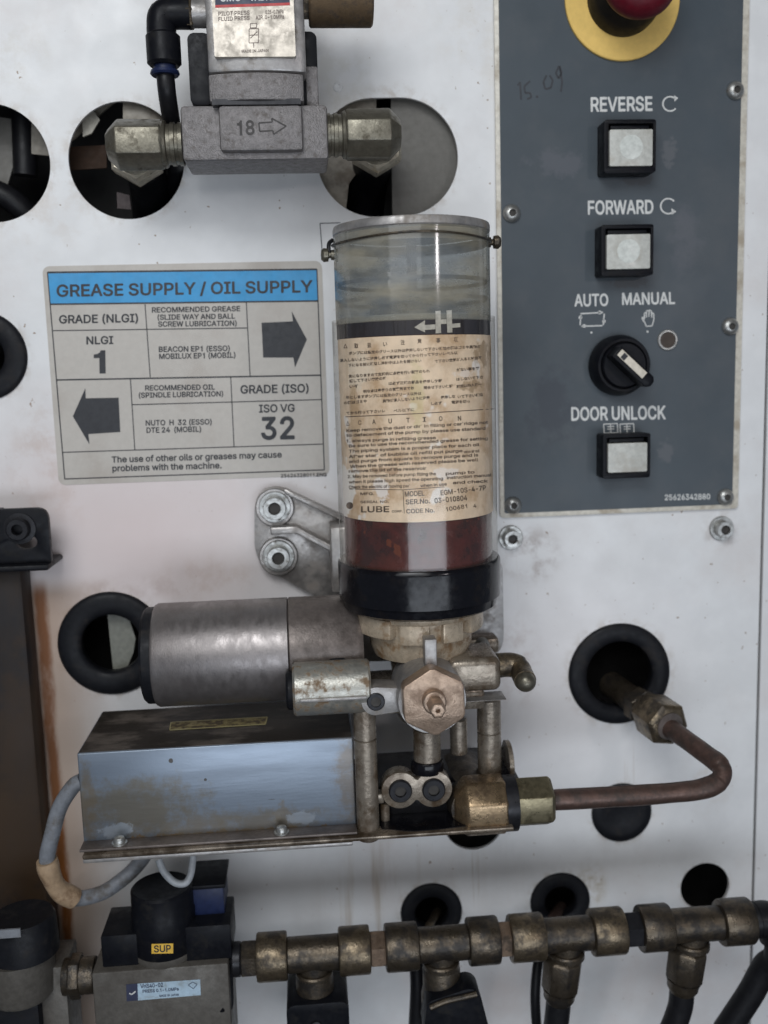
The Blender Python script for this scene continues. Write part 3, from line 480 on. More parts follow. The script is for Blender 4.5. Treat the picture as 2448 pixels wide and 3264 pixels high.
M['print_red'] = mat('red rule', (0.45,0.03,0.03), 0.5)
M['print_navy'] = mat('navy header', (0.03,0.035,0.07), 0.5)
M['silencer'] = mat('sintered bronze', (0.125,0.083,0.046), 0.6, 0.5, dirt=(0.06,0.04,0.025), ds=300, bump=0.5, bs=2500)
M['cable'] = mat('grey cable sheath', (0.19,0.20,0.22), 0.38, dirt=(0.11,0.10,0.09), ds=90)
M['cable_light'] = mat('pale grey wire', (0.34,0.36,0.38), 0.4)
M['tape'] = mat('tan tape', (0.36,0.25,0.155), 0.6, dirt=(0.22,0.14,0.08), ds=150, bump=0.4, bs=500)
M['hose'] = mat('black hose', (0.008,0.008,0.0095), 0.42, spec=0.25)
M['darkplate'] = mat('dark oily steel cover', (0.016,0.015,0.017), 0.45, 0.0, dirt=(0.030,0.018,0.010), ds=12, lo=0.40, hi=0.66, drough=0.5, var=0.3, vs=40, stretch=(1,1,0.5), spec=0.2)
M['paper'] = mat('stained paper label', (0.82,0.65,0.48), 0.5, dirt=(0.56,0.38,0.23), ds=60, lo=0.46, hi=0.68, drough=0.45, bump=0.15, bs=300, var=0.10, vs=130, specks=(0.86,0.80,0.75), sps=80, splo=0.62)
M['grease'] = mat('dark red grease', (0.080,0.015,0.013), 0.20, dirt=(0.028,0.009,0.010), ds=90, lo=0.42, hi=0.66, drough=0.2, coat=0.4, bump=0.3, bs=260, specks=(0.13,0.032,0.016), sps=160, splo=0.66)
M['seal'] = mat('black follower seal', (0.014,0.014,0.02), 0.3, stretch=(1,1,0.05), dirt=(0.03,0.031,0.042), ds=160, lo=0.45, hi=0.6, spec=0.3)
M['bodygrey'] = mat('grey valve casting', (0.115,0.105,0.092), 0.42, 0.3, dirt=(0.05,0.042,0.034), ds=60, lo=0.42, hi=0.74, bump=0.15)
M['sup'] = mat('yellow tag', (0.72,0.44,0.06), 0.5)
M['bluelabel'] = mat('pale blue label', (0.40,0.52,0.62), 0.4, dirt=(0.28,0.34,0.38), ds=200)
M['olive'] = mat('olive foil sticker', (0.24,0.19,0.06), 0.4, 0.4, dirt=(0.07,0.05,0.03), ds=260, lo=0.42, hi=0.58)
M['white_wear'] = mat('milky plastic', (0.55,0.53,0.48), 0.3)

def clear(name, tint, dirt, amount, z_bands):
    m = bpy.data.materials.new(name); m.use_nodes = True; t = m.node_tree; t.nodes.clear(); L = t.links.new
    o = t.nodes.new('ShaderNodeOutputMaterial'); tr = t.nodes.new('ShaderNodeBsdfTransparent'); tr.inputs[0].default_value = (*tint,1)
    gl = t.nodes.new('ShaderNodeBsdfGlossy'); gl.inputs['Roughness'].default_value = 0.10
    df = t.nodes.new('ShaderNodeBsdfDiffuse'); lw = t.nodes.new('ShaderNodeLayerWeight'); pw = t.nodes.new('ShaderNodeMath'); pw.operation = 'POWER'; pw.inputs[1].default_value = 4.0; L(lw.outputs['Facing'], pw.inputs[0]); fr = t.nodes.new('ShaderNodeMath'); fr.operation = 'MULTIPLY_ADD'; L(pw.outputs[0], fr.inputs[0]); fr.inputs[1].default_value = 0.6; fr.inputs[2].default_value = 0.04
    co = t.nodes.new('ShaderNodeTexCoord'); mp = t.nodes.new('ShaderNodeMapping'); mp.inputs['Scale'].default_value = z_bands; L(co.outputs['Object'], mp.inputs[0])
    n = t.nodes.new('ShaderNodeTexNoise'); n.inputs['Scale'].default_value = 1; n.inputs['Detail'].default_value = 7; n.inputs['Roughness'].default_value = 0.62; L(mp.outputs[0], n.inputs[0])
    r = t.nodes.new('ShaderNodeMapRange'); r.inputs[1].default_value = 0.35; r.inputs[2].default_value = 0.68; r.inputs[3].default_value = amount*0.35; r.inputs[4].default_value = amount; L(n.outputs[0], r.inputs[0])
    cm = t.nodes.new('ShaderNodeMix'); cm.data_type = 'RGBA'; cm.inputs[6].default_value = (*dirt,1); cm.inputs[7].default_value = (dirt[0]*1.7,dirt[1]*1.45,dirt[2]*1.1,1); n2 = t.nodes.new('ShaderNodeTexNoise'); n2.inputs['Scale'].default_value = 1; n2.inputs['Detail'].default_value = 5; mp2 = t.nodes.new('ShaderNodeMapping'); mp2.inputs['Scale'].default_value = (28,28,75); mp2.inputs['Location'].default_value = (1.7,0.4,2.2); L(co.outputs['Object'], mp2.inputs[0]); L(mp2.outputs[0], n2.inputs[0])
    r2 = t.nodes.new('ShaderNodeMapRange'); r2.inputs[1].default_value = 0.40; r2.inputs[2].default_value = 0.60; L(n2.outputs[0], r2.inputs[0]); L(r2.outputs[0], cm.inputs[0]); L(cm.outputs[2], df.inputs[0])
    m1 = t.nodes.new('ShaderNodeMixShader'); L(r.outputs[0], m1.inputs[0]); L(tr.outputs[0], m1.inputs[1]); L(df.outputs[0], m1.inputs[2])
    m2 = t.nodes.new('ShaderNodeMixShader'); L(fr.outputs[0], m2.inputs[0]); L(m1.outputs[0], m2.inputs[1]); L(gl.outputs[0], m2.inputs[2]); L(m2.outputs[0], o.inputs[0])
    return m
M['clear'] = clear('dirty clear plastic tube', (0.80,0.83,0.83), (0.20,0.215,0.22), 0.86, (30,30,85))
M['sleeve'] = clear('clear outer sleeve', (0.96,0.95,0.93), (0.30,0.24,0.18), 0.05, (30,30,30))

# ------------------------------------------------------------------ the setting: machine panels and what shows through their openings
def obround(ax, bx, y, r, n=32):
    a, b = P(ax,y,0), P(bx,y-2,0); rr = r*S(ax,y,0); o = []
    for k in range(n+1): t = -PI/2+PI*k/n; o.append((b.x+rr*math.cos(t), b.z+rr*math.sin(t)))
    for k in range(n+1): t = PI/2+PI*k/n; o.append((a.x+rr*math.cos(t), a.z+rr*math.sin(t)))
    return o
seam_top, seam_bot = P(2466,-60,0), P(2388,3330,0)
seam_x = (P(2440,1300,0).x+P(2398,2900,0).x)/2
zt, zb = P(1224,-300,0).z, P(1224,3600,0).z
xl, xr = P(-400,1500,0).x, P(2900,1500,0).x
holes = [circ(-27,520,183), circ(403,512,181), obround(1192,1280,503,182), circ(1510,2617,97), circ(2247,2826,80),
         circ(358,2050,128), circ(1973,2147,132), circ(1375,2907,70), circ(1785,2872,70), circ(-57,1135,100), circ(1980,2590,80)]
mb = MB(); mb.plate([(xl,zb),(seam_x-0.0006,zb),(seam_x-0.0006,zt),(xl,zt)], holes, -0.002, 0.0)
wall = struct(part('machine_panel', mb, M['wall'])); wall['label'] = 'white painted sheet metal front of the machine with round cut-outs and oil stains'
mb = MB(); mb.plate([(seam_x+0.0008,zb),(xr,zb),(xr,zt),(seam_x+0.0008,zt)], [], -0.002, 0.0004)
o = struct(part('side_panel', mb, M['wall'])); o['label'] = 'narrow white panel strip beyond the seam at the right edge'
mb = MB()
for a, b in (((xl,0.09,zb),(xr,0.092,zt)), ((xl-0.002,0.004,zb),(xl,0.092,zt)), ((xr,0.004,zb),(xr+0.002,0.092,zt)), ((xl,0.004,zb-0.002),(xr,0.092,zb)), ((xl,0.004,zt),(xr,0.092,zt+0.002))): mb.span(a, b)
o = struct(part('machine_interior', mb, M['inside'])); o['label'] = 'dark hollow inside of the machine behind the panel'
# sheets inside
def inner(name, pts, mm, mat_, label, th=0.0015):
    mb = MB(); mb.plate(pl(pts, mm), [], mm/1000-th, mm/1000)
    c = P(*pts[0], mm); return tag(part(name, mb, mat_, base=c), label, 'inner sheet')
inner('inner_sheet', [(1245,260),(1560,260),(1560,760),(1252,760)], -7, M['inner_grey'], 'grey sheet seen through the right part of the wide opening behind the valve')
inner('inner_sheet', [(960,260),(1200,260),(1198,470),(1112,585),(1092,760),(960,760)], -8, M['inner_beige'], 'paler sheet seen through the left part of the wide opening behind the valve')
inner('inner_sheet', [(392,310),(640,310),(640,470),(540,420),(392,385)], -6, M['inner_beige'], 'beige sheet at the top of the round opening behind the left elbow')
inner('inner_sheet', [(262,372),(300,355),(318,382),(292,425),(264,436)], -7, mat('pale scrap', (0.34,0.32,0.27), 0.5), 'pale oval scrap of sheet at the left of the round opening behind the left elbow')
inner('inner_sheet', [(180,372),(300,330),(372,322),(335,350),(240,440),(180,480)], -14, M['inner_beige'], 'slanted beige strip in the round opening behind the left elbow')
inner('inner_sheet', [(180,470),(340,462),(340,535),(180,545)], -16, mat('rust brown inner bar', (0.035,0.02,0.013), 0.6, spec=0.1), 'rust brown bar across the round opening behind the left elbow')
inner('inner_sheet', [(372,612),(412,622),(418,668),(374,664)], -8, mat('pinkish inner scrap', (0.07,0.056,0.055), 0.6, spec=0.2), 'small pinkish scrap at the bottom of the round opening behind the left elbow')
inner('inner_sheet', [(100,380),(190,380),(190,500),(100,490)], -26, M['inner_beige'], 'small beige sheet in the round opening cut by the left edge of the photo')
inner('inner_sheet', [(-80,360),(40,380),(50,500),(15,620),(-80,560)], -30, M['inner_grey'], 'grey rounded casting in the round opening cut by the left edge of the photo')
inner('inner_sheet', [(341,1945),(402,1945),(432,2035),(425,2080),(400,2140),(362,2150)], -8, mat('olive grey bracket', (0.19,0.19,0.16), 0.5), 'olive grey strip seen through the black grommet beside the motor')
mb = MB(); mb.tube([P(-40,600,-20),P(40,640,-22),P(120,720,-26)], 0.006); mb.tube([P(75,360,-30),P(80,520,-30),P(80,560,-30)],0.006)
tag(part('hose', mb, M['hose'], base=P(40,600,-20)), 'black hoses inside the round opening cut by the left edge of the photo', 'hose')

# small marks on the panel: weld dimple and pencilled rectangle
mb = MB(); c = P(1077,278,0); mb.lathe(c+Y*0.0002, OUT, [(0,0.0026),(0.0006,0.0022),(0.0007,0.0012),(0.0004,0.0010),(0.0004,0.0002)], 20)
tag(part('dimple', mb, M['wall'], base=c), 'small round weld dimple on the white panel beside the silencer shadow', 'dimple')
mb = MB(); mp = flat(0.15)
mb.path([(1085,710),(1020,712),(1028,818),(1062,817)], 3, mp)
tag(part('outline_mark', mb, M['ink'], base=P(1022,760,0)), 'thin dark printed rectangle outline on the panel left of the reservoir lid', 'mark')

# ------------------------------------------------------------------ grommets
def grommet(px, py, Rpx, rpx, label, group='black rubber grommets in the panel'):
    c = P(px, py, 0); s = S(px, py, 0); R, r = Rpx*s, rpx*s; h = (R-r)*0.24; m_ = (R+r)/2; w = (R-r)/2
    prof = [(-0.0005, R-0.0002)]
    for k in range(13):
        a = PI*k/12; prof.append((0.0002+h*math.sin(a)**0.8, m_+w*math.cos(a)))
    prof += [(-0.004, r), (-0.007, r+0.0012), (-0.007, r+0.003)]
    mb = MB(); mb.lathe(c, OUT, prof, 64, caps=(False,False))
    return tag(part('grommet', mb, M['rubber'], base=c), label, 'grommet', group)
grommet(356,2050,168,93,'large black rubber grommet left of the motor with an olive strip inside')
grommet(1973,2147,165,106,'large black rubber grommet the copper pipe runs into')
grommet(1375,2907,99,52,'small black grommet above the brass manifold nearest the pump base')
grommet(1785,2872,97,50,'small black grommet above the brass manifold with a brown tube inside')
grommet(-57,1135,142,70,'black grommet cut by the left edge of the photo beside the sign')
def plug(px, py, Rpx, label):
    c = P(px, py, 0); R = Rpx*S(px,py,0)
    mb = MB(); mb.lathe(c, OUT, [(-0.004,R*0.78),(0.0002,R*0.82),(0.0002,R),(0.0012,R),(0.0022,R*0.9),(0.0026,R*0.7),(0.0016,R*0.45),(0.0012,0.0001)], 48)
    return tag(part('blanking_plug', mb, M['rubber'], base=c), label, 'plug')
plug(1980,2588,97,'solid black rubber plug behind the copper pipe')
mb = MB(); mb.tube([P(1395,2905,-14),P(1380,2930,6),P(1350,2985,22)], 0.0022, 12)
tag(part('thin_tube', mb, M['brass'], base=P(1390,2905,0)), 'thin yellowish tube coming out of the grommet nearest the pump base', 'tube')
mb = MB(); mb.tube([P(1790,2890,-14),P(1765,2925,8),P(1742,2975,25)], 0.003, 12)
tag(part('thin_tube', mb, M['pipe'], base=P(1790,2890,0)), 'thin brown tube coming out of the second small grommet', 'tube')

# ------------------------------------------------------------------ control panel
CP = 2.0
cpl = thing('control_panel', 'blue grey operator panel with white lettering and a cream edge', 'control panel', P(1965,1640,0))
tl, tr_, br, bl = P(1577,-60,CP), P(2397,-60,CP), P(2347,1627,CP), P(1592,1645,CP)
cx0, cx1 = (tl.x+bl.x)/2, (tr_.x+br.x)/2; cz0 = (br.z+bl.z)/2; cz1 = tl.z
mb = MB(); mb.plate(rrect(cx0,cz0,cx1,cz1,0.002), [], 0.0003, CP/1000)
part('back_plate', mb, M['panelrim'], cpl, bevel=0.0004)
mb = MB(); mb.plate(rrect(cx0+0.0022,cz0+0.0024,cx1-0.0034,cz1-0.002,0.0012), [], CP/1000-0.0001, CP/1000+0.0003)
stain_and_glare(M['panelgrey'], [(P(1780,520,2), (0.022,0.05,0.012), (0.105,0.112,0.128), 0.7, 120, 0.44, 0.66), (P(2180,760,2), (0.015,0.05,0.03), (0.105,0.112,0.128), 0.6, 90, 0.44, 0.7),  # grime by the buttons; paler smudges are scuffs and painted glare
    (P(1760,1300,2), (0.02,0.05,0.03), (0.046,0.053,0.066), 0.7, 90, 0.42, 0.68), (P(2020,570,2), (0.014,0.05,0.005), (0.05,0.054,0.06), 0.8, 200, 0.44, 0.62),
    (P(2000,900,2), (0.014,0.05,0.005), (0.05,0.054,0.06), 0.8, 200, 0.44, 0.62), (P(2130,480,2), (0.006,0.05,0.012), (0.12,0.125,0.135), 0.6, 260, 0.46, 0.64), (P(2120,1440,2), (0.006,0.05,0.010), (0.12,0.125,0.135), 0.6, 260, 0.46, 0.64)], cpl)
part('overlay', mb, M['panelgrey'], cpl)
mp = flat(CP+0.45)
def word(t, a, b, cap): mb = MB(); mb.text(t, a, b, cap, mp, 0.025); part('lettering', mb, M['print_white'], cpl, weld=False)
word('REVERSE', (1883,355), (2080,352), 46); word('FORWARD', (1874,683), (2083,680), 44)
word('AUTO', (1831,976), (1939,974), 39); word('MANUAL', (1983,971), (2152,968), 38)
word('DOOR UNLOCK', (1821,1340), (2122,1335), 43); word('25626342880', (2119,1594), (2264,1591), 18)
def symbol(fn, name='symbol'): mb = MB(); fn(mb); part(name, mb, M['print_white'], cpl, weld=False)
symbol(lambda m: (m.arc((2136,331), 23, 40, 325, 5, mp), m.poly([(2148,304),(2162,312),(2150,324)], mp)), 'turn_arrow')
symbol(lambda m: (m.arc((2130,657), 24, 35, 320, 5, mp), m.poly([(2142,684),(2156,674),(2140,664)], mp)), 'turn_arrow')
symbol(lambda m: (m.path([(1850,1000),(1922,996)], 4, mp), m.path([(1926,1000),(1923,1036)], 4, mp), m.path([(1920,1038),(1853,1040)], 4, mp), m.path([(1849,1036),(1852,1004)], 4, mp),
                  [m.disc(c, 6, mp, 10) for c in ((1912,996),(1925,1024),(1862,1039),(1850,1012))]), 'cycle_symbol')
for c in ((1885,1060),(2064,1057)): symbol(lambda m: m.disc(c, 3.5, mp, 10), 'dot')
symbol(lambda m: (m.path([(2050,1018),(2056,1030),(2060,1040),(2078,1039),(2084,1020),(2084,1000),(2078,997),(2077,1012)], 3.5, mp),
    m.path([(2077,1012),(2076,991),(2069,988),(2068,1010)], 3.5, mp), m.path([(2068,990),(2061,990),(2060,1012)], 3.5, mp), m.path([(2060,996),(2054,998),(2054,1020),(2048,1010),(2046,1014),(2052,1026)], 3.5, mp)), 'hand_symbol')
for a in (1924,1976): symbol(lambda m: (m.path([(a,1352),(a+44,1350),(a+45,1379),(a+2,1381),(a,1352)], 3, mp), m.path([(a+12,1360),(a+34,1359)], 3, mp), m.path([(a+12,1368),(a+34,1367)], 3, mp), m.path([(a+22,1352),(a+23,1380)], 3, mp)), 'door_symbol')
mb = MB()
mb.path([(1650,272),(1658,262),(1661,318)], 6, mp); mb.path([(1690,258),(1671,275),(1674,296),(1690,296),(1694,310),(1680,316)], 6, mp); mb.disc((1712,308), 4, mp)
mb.path([(1742,240),(1732,262),(1738,284),(1756,280),(1762,256),(1752,240)], 6, mp); mb.path([(1782,210),(1772,232),(1780,250),(1790,232),(1784,210),(1792,262),(1788,292)], 6, mp)
part('handwriting', mb, M['ink'], cpl, weld=False)

# push buttons
def push_button(fx0, fy0, fx1, fy1, label, disc=True):
    mm = 14.0
    a, b = P(fx0,fy1,mm), P(fx1,fy0,mm)
    t = thing('push_button', label, 'push button', V((a.x+b.x)/2, -0.0023, (a.z+b.z)/2), 'square lamp buttons on the grey panel')
    w = b.x-a.x; h = b.z-a.z; cxm, czm = (a.x+b.x)/2, (a.z+b.z)/2
    mb = MB(); mb.plate(rrect(cxm-w/2+0.0001,czm-h/2+0.0001,cxm+w/2-0.0001,czm+h/2-0.0001,0.0012), [], 0.0023, 0.0042)
    part('base_flange', mb, M['plastic'], t, bevel=0.0004)
    mb = MB(); mb.plate(rrect(a.x,a.z,b.x,b.z,0.0012), [rrect(a.x+0.0020,a.z+0.0028,b.x-0.0012,b.z-0.0018,0.0006)], 0.0042, 0.0142)
    part('housing', mb, M['plastic'], t, bevel=0.0003)
    c0, c1, d0, d1 = a.x+0.0026, b.x-0.0018, a.z+0.0032, b.z-0.0048
    mb = MB(); mb.plate(rrect(c0,d0,c1,d1,0.0007), [], 0.0044, 0.0146)
    cap = part('cap', mb, M['capwhite'], t, bevel=0.0006)
    mb = MB(); mb.span((c0+0.001,-0.0125,d1+0.0004),(c1-0.001,-0.0045,d1+0.0024)); part('hinge', mb, M['plastic'], t, bevel=0.0003)
    if disc:
        mb = MB(); r = 0.0058; cx, cz = (c0+c1)/2, (d0+d1)/2+0.0003
        mb.lathe(V(cx,-0.0146,cz), OUT, [(-0.0003,r),(0.00008,r),(0.00012,r-0.0003),(0.00012,0.0001)], 40); part('lens_disc', mb, M['caplight'], cap)
    return t
push_button(1926,380,2091,552,'square white button with a pale round spot under the word REVERSE')
push_button(1917,714,2083,880,'square white button with a pale round spot under the word FORWARD')
push_button(1922,1380,2073,1527,'square white button without a spot under the words DOOR UNLOCK', False)

# selector switch
c = P(1968,1165,2.3)
sw = thing('selector_switch', 'black rotary switch with a cream pointer between AUTO and MANUAL', 'switch', V(c.x,-0.0023,c.z))
r = 0.0155
mb = MB(); mb.lathe(V(c.x,-0.0023,c.z), OUT, [(0,r),(0.004,r),(0.0085,r*0.93),(0.0105,r*0.86),(0.0105,r*0.78),(0.0085,r*0.76),(0.0085,0.0001)], 64); part('bezel', mb, M['plastic'], sw)
mb = MB(); mb.lathe(V(c.x,-0.0105,c.z), OUT, [(0,r*0.74),(0.003,r*0.73),(0.0038,r*0.69),(0.0038,0.0001)], 64); part('knob', mb, M['plastic'], sw)
ang = math.radians(-43); rot = Matrix.Rotation(-ang, 3, 'Y')      # pointer runs down to the right
u = V(math.cos(ang),0,math.sin(ang)); w = V(-math.sin(ang),0,math.cos(ang))
kc = V(c.x,-0.0143,c.z)
mb = MB(); loop = []
for s_, t_ in ((-0.0105,-0.0034),(0.0125,-0.0034),(0.0145,-0.0015),(0.0145,0.0015),(0.0125,0.0034),(-0.0105,0.0034)):
    q = kc+u*s_+w*t_; loop.append((q.x,q.z))
mb.plate(loop, [], 0.0140, 0.0245); hd = part('handle', mb, M['plastic'], sw, bevel=0.0008)
mb = MB(); loop = []
for s_, t_ in ((-0.009,-0.0014),(0.0085,-0.0014),(0.0085,0.0024),(-0.009,0.0024)):
    q = kc+u*s_+w*t_; loop.append((q.x,q.z))
mb.plate(loop, [], 0.0243, 0.0249); part('pointer', mb, M['white_insert'], hd, bevel=0.0002)
mb = MB(); loop = []
for s_, t_ in ((-0.0070,-0.0011),(-0.0045,-0.0011),(-0.0045,0.0019),(-0.0070,0.0019)):
    q = kc+u*s_+w*t_; loop.append((q.x,q.z))
mb.plate(loop, [], 0.0248, 0.02505); part('pointer_mark', mb, M['print_black'], hd)

# key-ring like socket beside it
c = P(2127,1084,2.3); mb = MB(); r = 33*S(2127,1084,2.3)
sk = thing('panel_jack', 'small round metal-rimmed hole right of the rotary switch', 'socket', c)
mb.lathe(c+Y*0.0002, OUT, [(0,r),(0.0008,r),(0.0012,r*0.93),(0.0012,r*0.78),(0.0001,r*0.75)], 40, caps=(False,False)); part('rim', mb, M['steel'], sk)
mb = MB(); mb.cyl(c+OUT*0.0001, c+OUT*0.00035, r*0.84, n=36); part('recess', mb, mat('brown recess', (0.06,0.045,0.036), 0.5, spec=0.3), sk)

# emergency stop
c = P(1982,0,2.3)
es = thing('emergency_stop', 'red mushroom button on a yellow disc, cut by the top of the photo', 'stop button', V(c.x,-0.0023,c.z))
R = 187*S(1982,0,4)
mb = MB(); mb.lathe(V(c.x,-0.0024,c.z), OUT, [(0,R),(0.0014,R),(0.0018,R-0.0005),(0.0018,0.015)], 96); part('disc', mb, M['yellow'], es)
mb = MB(); mb.lathe(V(c.x,-0.004,c.z), OUT, [(0,0.0180),(0.004,0.0180),(0.010,0.0165),(0.016,0.0140),(0.021,0.0135)], 64); part('collar', mb, M['plastic'], es)
mb = MB(); mb.lathe(V(c.x,-0.0235,c.z), OUT, [(0,0.0140),(0.0015,0.0170),(0.005,0.0182),(0.009,0.0176),(0.0125,0.0150),(0.0145,0.010),(0.0152,0.0001)], 64); part('mushroom_head', mb, M['red'], es)

# screws
def button_screw(px, py, label):
    c = P(px, py, 2.3); c = V(c.x, -0.0023, c.z)
    t = thing('panel_screw', label, 'screw', c, 'button head screws of the grey panel')
    r = 28.5*S(1630,680,3)
    mb = MB(); prof = [(0,r*0.98),(0.0006,r)]
    for k in range(1,7): a = k/6*math.radians(66); prof.append((0.0006+0.0026*math.sin(a)/math.sin(math.radians(66)), r*math.cos(a)))
    rr = r*0.40; prof += [(prof[-1][0],rr),(0.0016,rr*0.94)]
    mb.lathe(c, OUT, prof, 36, caps=(True,False)); part('head', mb, M['steel'], t)
    mb = MB(); mb.cyl(c+OUT*0.0012, c+OUT*0.0019, rr*1.05, n=6); part('hex_recess', mb, M['socket'], t)
    return t
b0 = button_screw(1630,681,'shiny button head screw at the left rim of the grey panel, level with FORWARD')
for px, py, lb in ((2342,290,'shiny button head screw at the right rim of the grey panel, level with REVERSE'),(2326,1041,'button head screw at the right rim of the grey panel, level with the rotary switch'),
               (2311,1584,'shiny button head screw beside the small printed number'),(1635,1610,'shiny button head screw in the grey panel corner beside the reservoir label')):
    q = P(px, py, 2.3); dup(b0, V(q.x,-0.0023,q.z), lb)
def cap_screw(px, py, mm, label, name='cap_screw', rpx=34, wr=1.45, hgt=0.006, matw='steel', math_='steel', group='socket head screws on the white panel', parent=None):
    c = P(px, py, mm); c = V(c.x,-mm/1000,c.z); s = S(px,py,mm); r = rpx*s
    if parent is None: t = thing(name, label, 'screw', c, group)
    else:
        mb = MB(); mb.lathe(c, OUT, [(0,r),(hgt,r*0.98),(hgt+0.0003,r*0.94),(hgt+0.0003,r*0.56),(hgt-0.002,r*0.54)], 36, caps=(True,False)); t = part(name, mb, M[math_], parent)
        mb = MB(); mb.lathe(c, OUT, [(0,r*wr),(0.0012,r*wr),(0.0015,r*wr-0.0003),(0.0015,r*0.98)], 36, caps=(True,False)); part('washer', mb, M[matw], t)
        mb = MB(); mb.cyl(c+OUT*(hgt-0.0022), c+OUT*(hgt-0.0016), r*0.58, n=6); part('hex_recess', mb, M['socket'], t); return t
    mb = MB(); mb.lathe(c, OUT, [(0,r*wr),(0.0012,r*wr),(0.0015,r*wr-0.0003),(0.0015,r*0.98)], 36, caps=(True,False)); part('washer', mb, M[matw], t)
    mb = MB(); mb.lathe(c, OUT, [(0.001,r),(hgt,r*0.98),(hgt+0.0003,r*0.94),(hgt+0.0003,r*0.56),(hgt-0.002,r*0.54)], 36, caps=(True,False)); part('head', mb, M[math_], t)
    mb = MB(); mb.cyl(c+OUT*(hgt-0.0022), c+OUT*(hgt-0.0016), r*0.58, n=6); part('hex_recess', mb, M['socket'], t)
    return t
cap_screw(1627,1713,0.1,'socket head screw with washer below the grey panel, beside the reservoir collar', rpx=27)
cap_screw(2298,1684,0.1,'socket head screw with washer below the grey panel corner with the printed number', rpx=27)

# ------------------------------------------------------------------ grease / oil sign
sg = thing('supply_sign', 'beige sticker with blue header GREASE SUPPLY / OIL SUPPLY and two black arrows', 'sign', P(620,1535,0))
A, B, C_, D_ = [P(*q,0.3) for q in ((135,851),(1020,829),(1056,1514),(187,1547))]
sx0, sx1 = (A.x+D_.x)/2, (B.x+C_.x)/2; sz0, sz1 = (C_.z+D_.z)/2, (A.z+B.z)/2
mb = MB(); mb.plate(rrect(sx0,sz0,sx1,sz1,0.0035), [], -0.0001, 0.0003); part('sheet', mb, M['signbase'], sg)
zz = lambda x, y: (x/1.508, 800+y/1.508)
mpb, mpk = flat(0.40), flat(0.48)
mb = MB(); mb.poly([zz(230,108), zz(1521,92), zz(1526,238), zz(243,254)], mpb); part('header_band', mb, M['print_blue'], sg)
mb = MB()
def ln(a, b, w): mb.line(zz(*a), zz(*b), w, mpk)
ln((228,103),(1523,88),5.5); ln((241,256),(1528,240),5); ln((255,383),(1187,370),3); ln((272,620),(1541,597),4.5); ln((636,739),(1549,714),3); ln((298,968),(1555,928),3); ln((309,1096),(1560,1052),3.5)
ln((228,102),(311,1096),3.5); ln((1523,88),(1559,1052),3.5); ln((697,256),(722,607),3); ln((1184,248),(1202,600),3); ln((627,618),(648,957),3); ln((1109,605),(1125,943),3)
part('ruled_lines', mb, M['print_black'], sg, weld=False); mb = MB()
mb.poly([zz(*q) for q in ((1257,345),(1408,338),(1402,290),(1475,425),(1418,560),(1410,512),(1265,512))], mpk)
part('arrow', mb, M['print_black'], sg); mb = MB()
mb.poly([zz(*q) for q in ((350,795),(410,660),(412,708),(570,705),(578,870),(425,880),(430,930))], mpk)
part('arrow', mb, M['print_black'], sg)
def tx(s, x0, y0, x1, y1, cap, bold=0.022):
    mb = MB(); h = cap/2; mb.text(s, zz(x0,y0+h), zz(x1,y1+h), cap/1.508, mpk, bold); part('lettering', mb, M['print_black'], sg, weld=False)
tx('GREASE SUPPLY / OIL SUPPLY', 272,190,1503,168,58,0.03)
tx('GRADE (NLGI)', 284,328,664,321,40); tx('RECOMMENDED GREASE', 730,283,1155,276,25); tx('(SLIDE WAY AND BALL', 757,318,1130,312,25); tx('SCREW LUBRICATION)', 760,351,1138,346,25)
tx('NLGI', 415,429,545,427,38); tx('1', 452,531,508,530,108,0.03)
tx('BEACON EP1 (ESSO)', 763,472,1105,467,26); tx('MOBILUX EP1 (MOBIL)', 765,506,1132,499,26)
tx('RECOMMENDED OIL', 698,658,1033,653,25); tx('(SPINDLE LUBRICATION)', 667,693,1073,685,25); tx('GRADE (ISO)', 1156,665,1484,658,40)
tx('ISO VG', 1245,757,1417,753,38); tx('32', 1255,850,1417,847,108,0.012)
tx('NUTO  H  32 (ESSO)', 700,826,1018,820,26); tx('DTE 24  (MOBIL)', 704,861,967,855,26)
tx('The use of other oils or greases may cause', 537,1002,1355,977,30); tx('problems with the machine.', 540,1044,1066,1029,30)
tx('25626328011.ENG', 1350,1080,1570,1074,17,0.015)

# ------------------------------------------------------------------ air operated valve
vl = thing('air_valve', 'cast aluminium air valve with name plate and embossed 18 arrow', 'valve', P(810,500,25))
def block(x0, y0, x1, y1, df, db):
    """box whose front face fills the pixel rectangle at depth df"""
    a, b = P(x0,y1,df), P(x1,y0,df); return (a.x,-df/1000,a.z), (b.x,-db/1000,b.z)
mb = MB(); mb.span(*block(583,332,1042,512,56,24)); part('body', mb, M['cast'], vl, bevel=0.0016)
mb = MB(); mb.span(*block(702,331,962,482,60,50)); pad = part('raised_pad', mb, M['cast'], vl, bevel=0.0018)
mpp = flat(60.15); mb = MB()
mb.text('18', (757,430), (812,428), 46, mpp, 0.03)
mb.path([(825,392),(868,389),(866,377),(912,402),(872,428),(870,416),(828,419),(825,392)], 5, mpp)
part('embossed_mark', mb, mat('dark embossed mark', (0.045,0.04,0.038), 0.6), pad, weld=False)
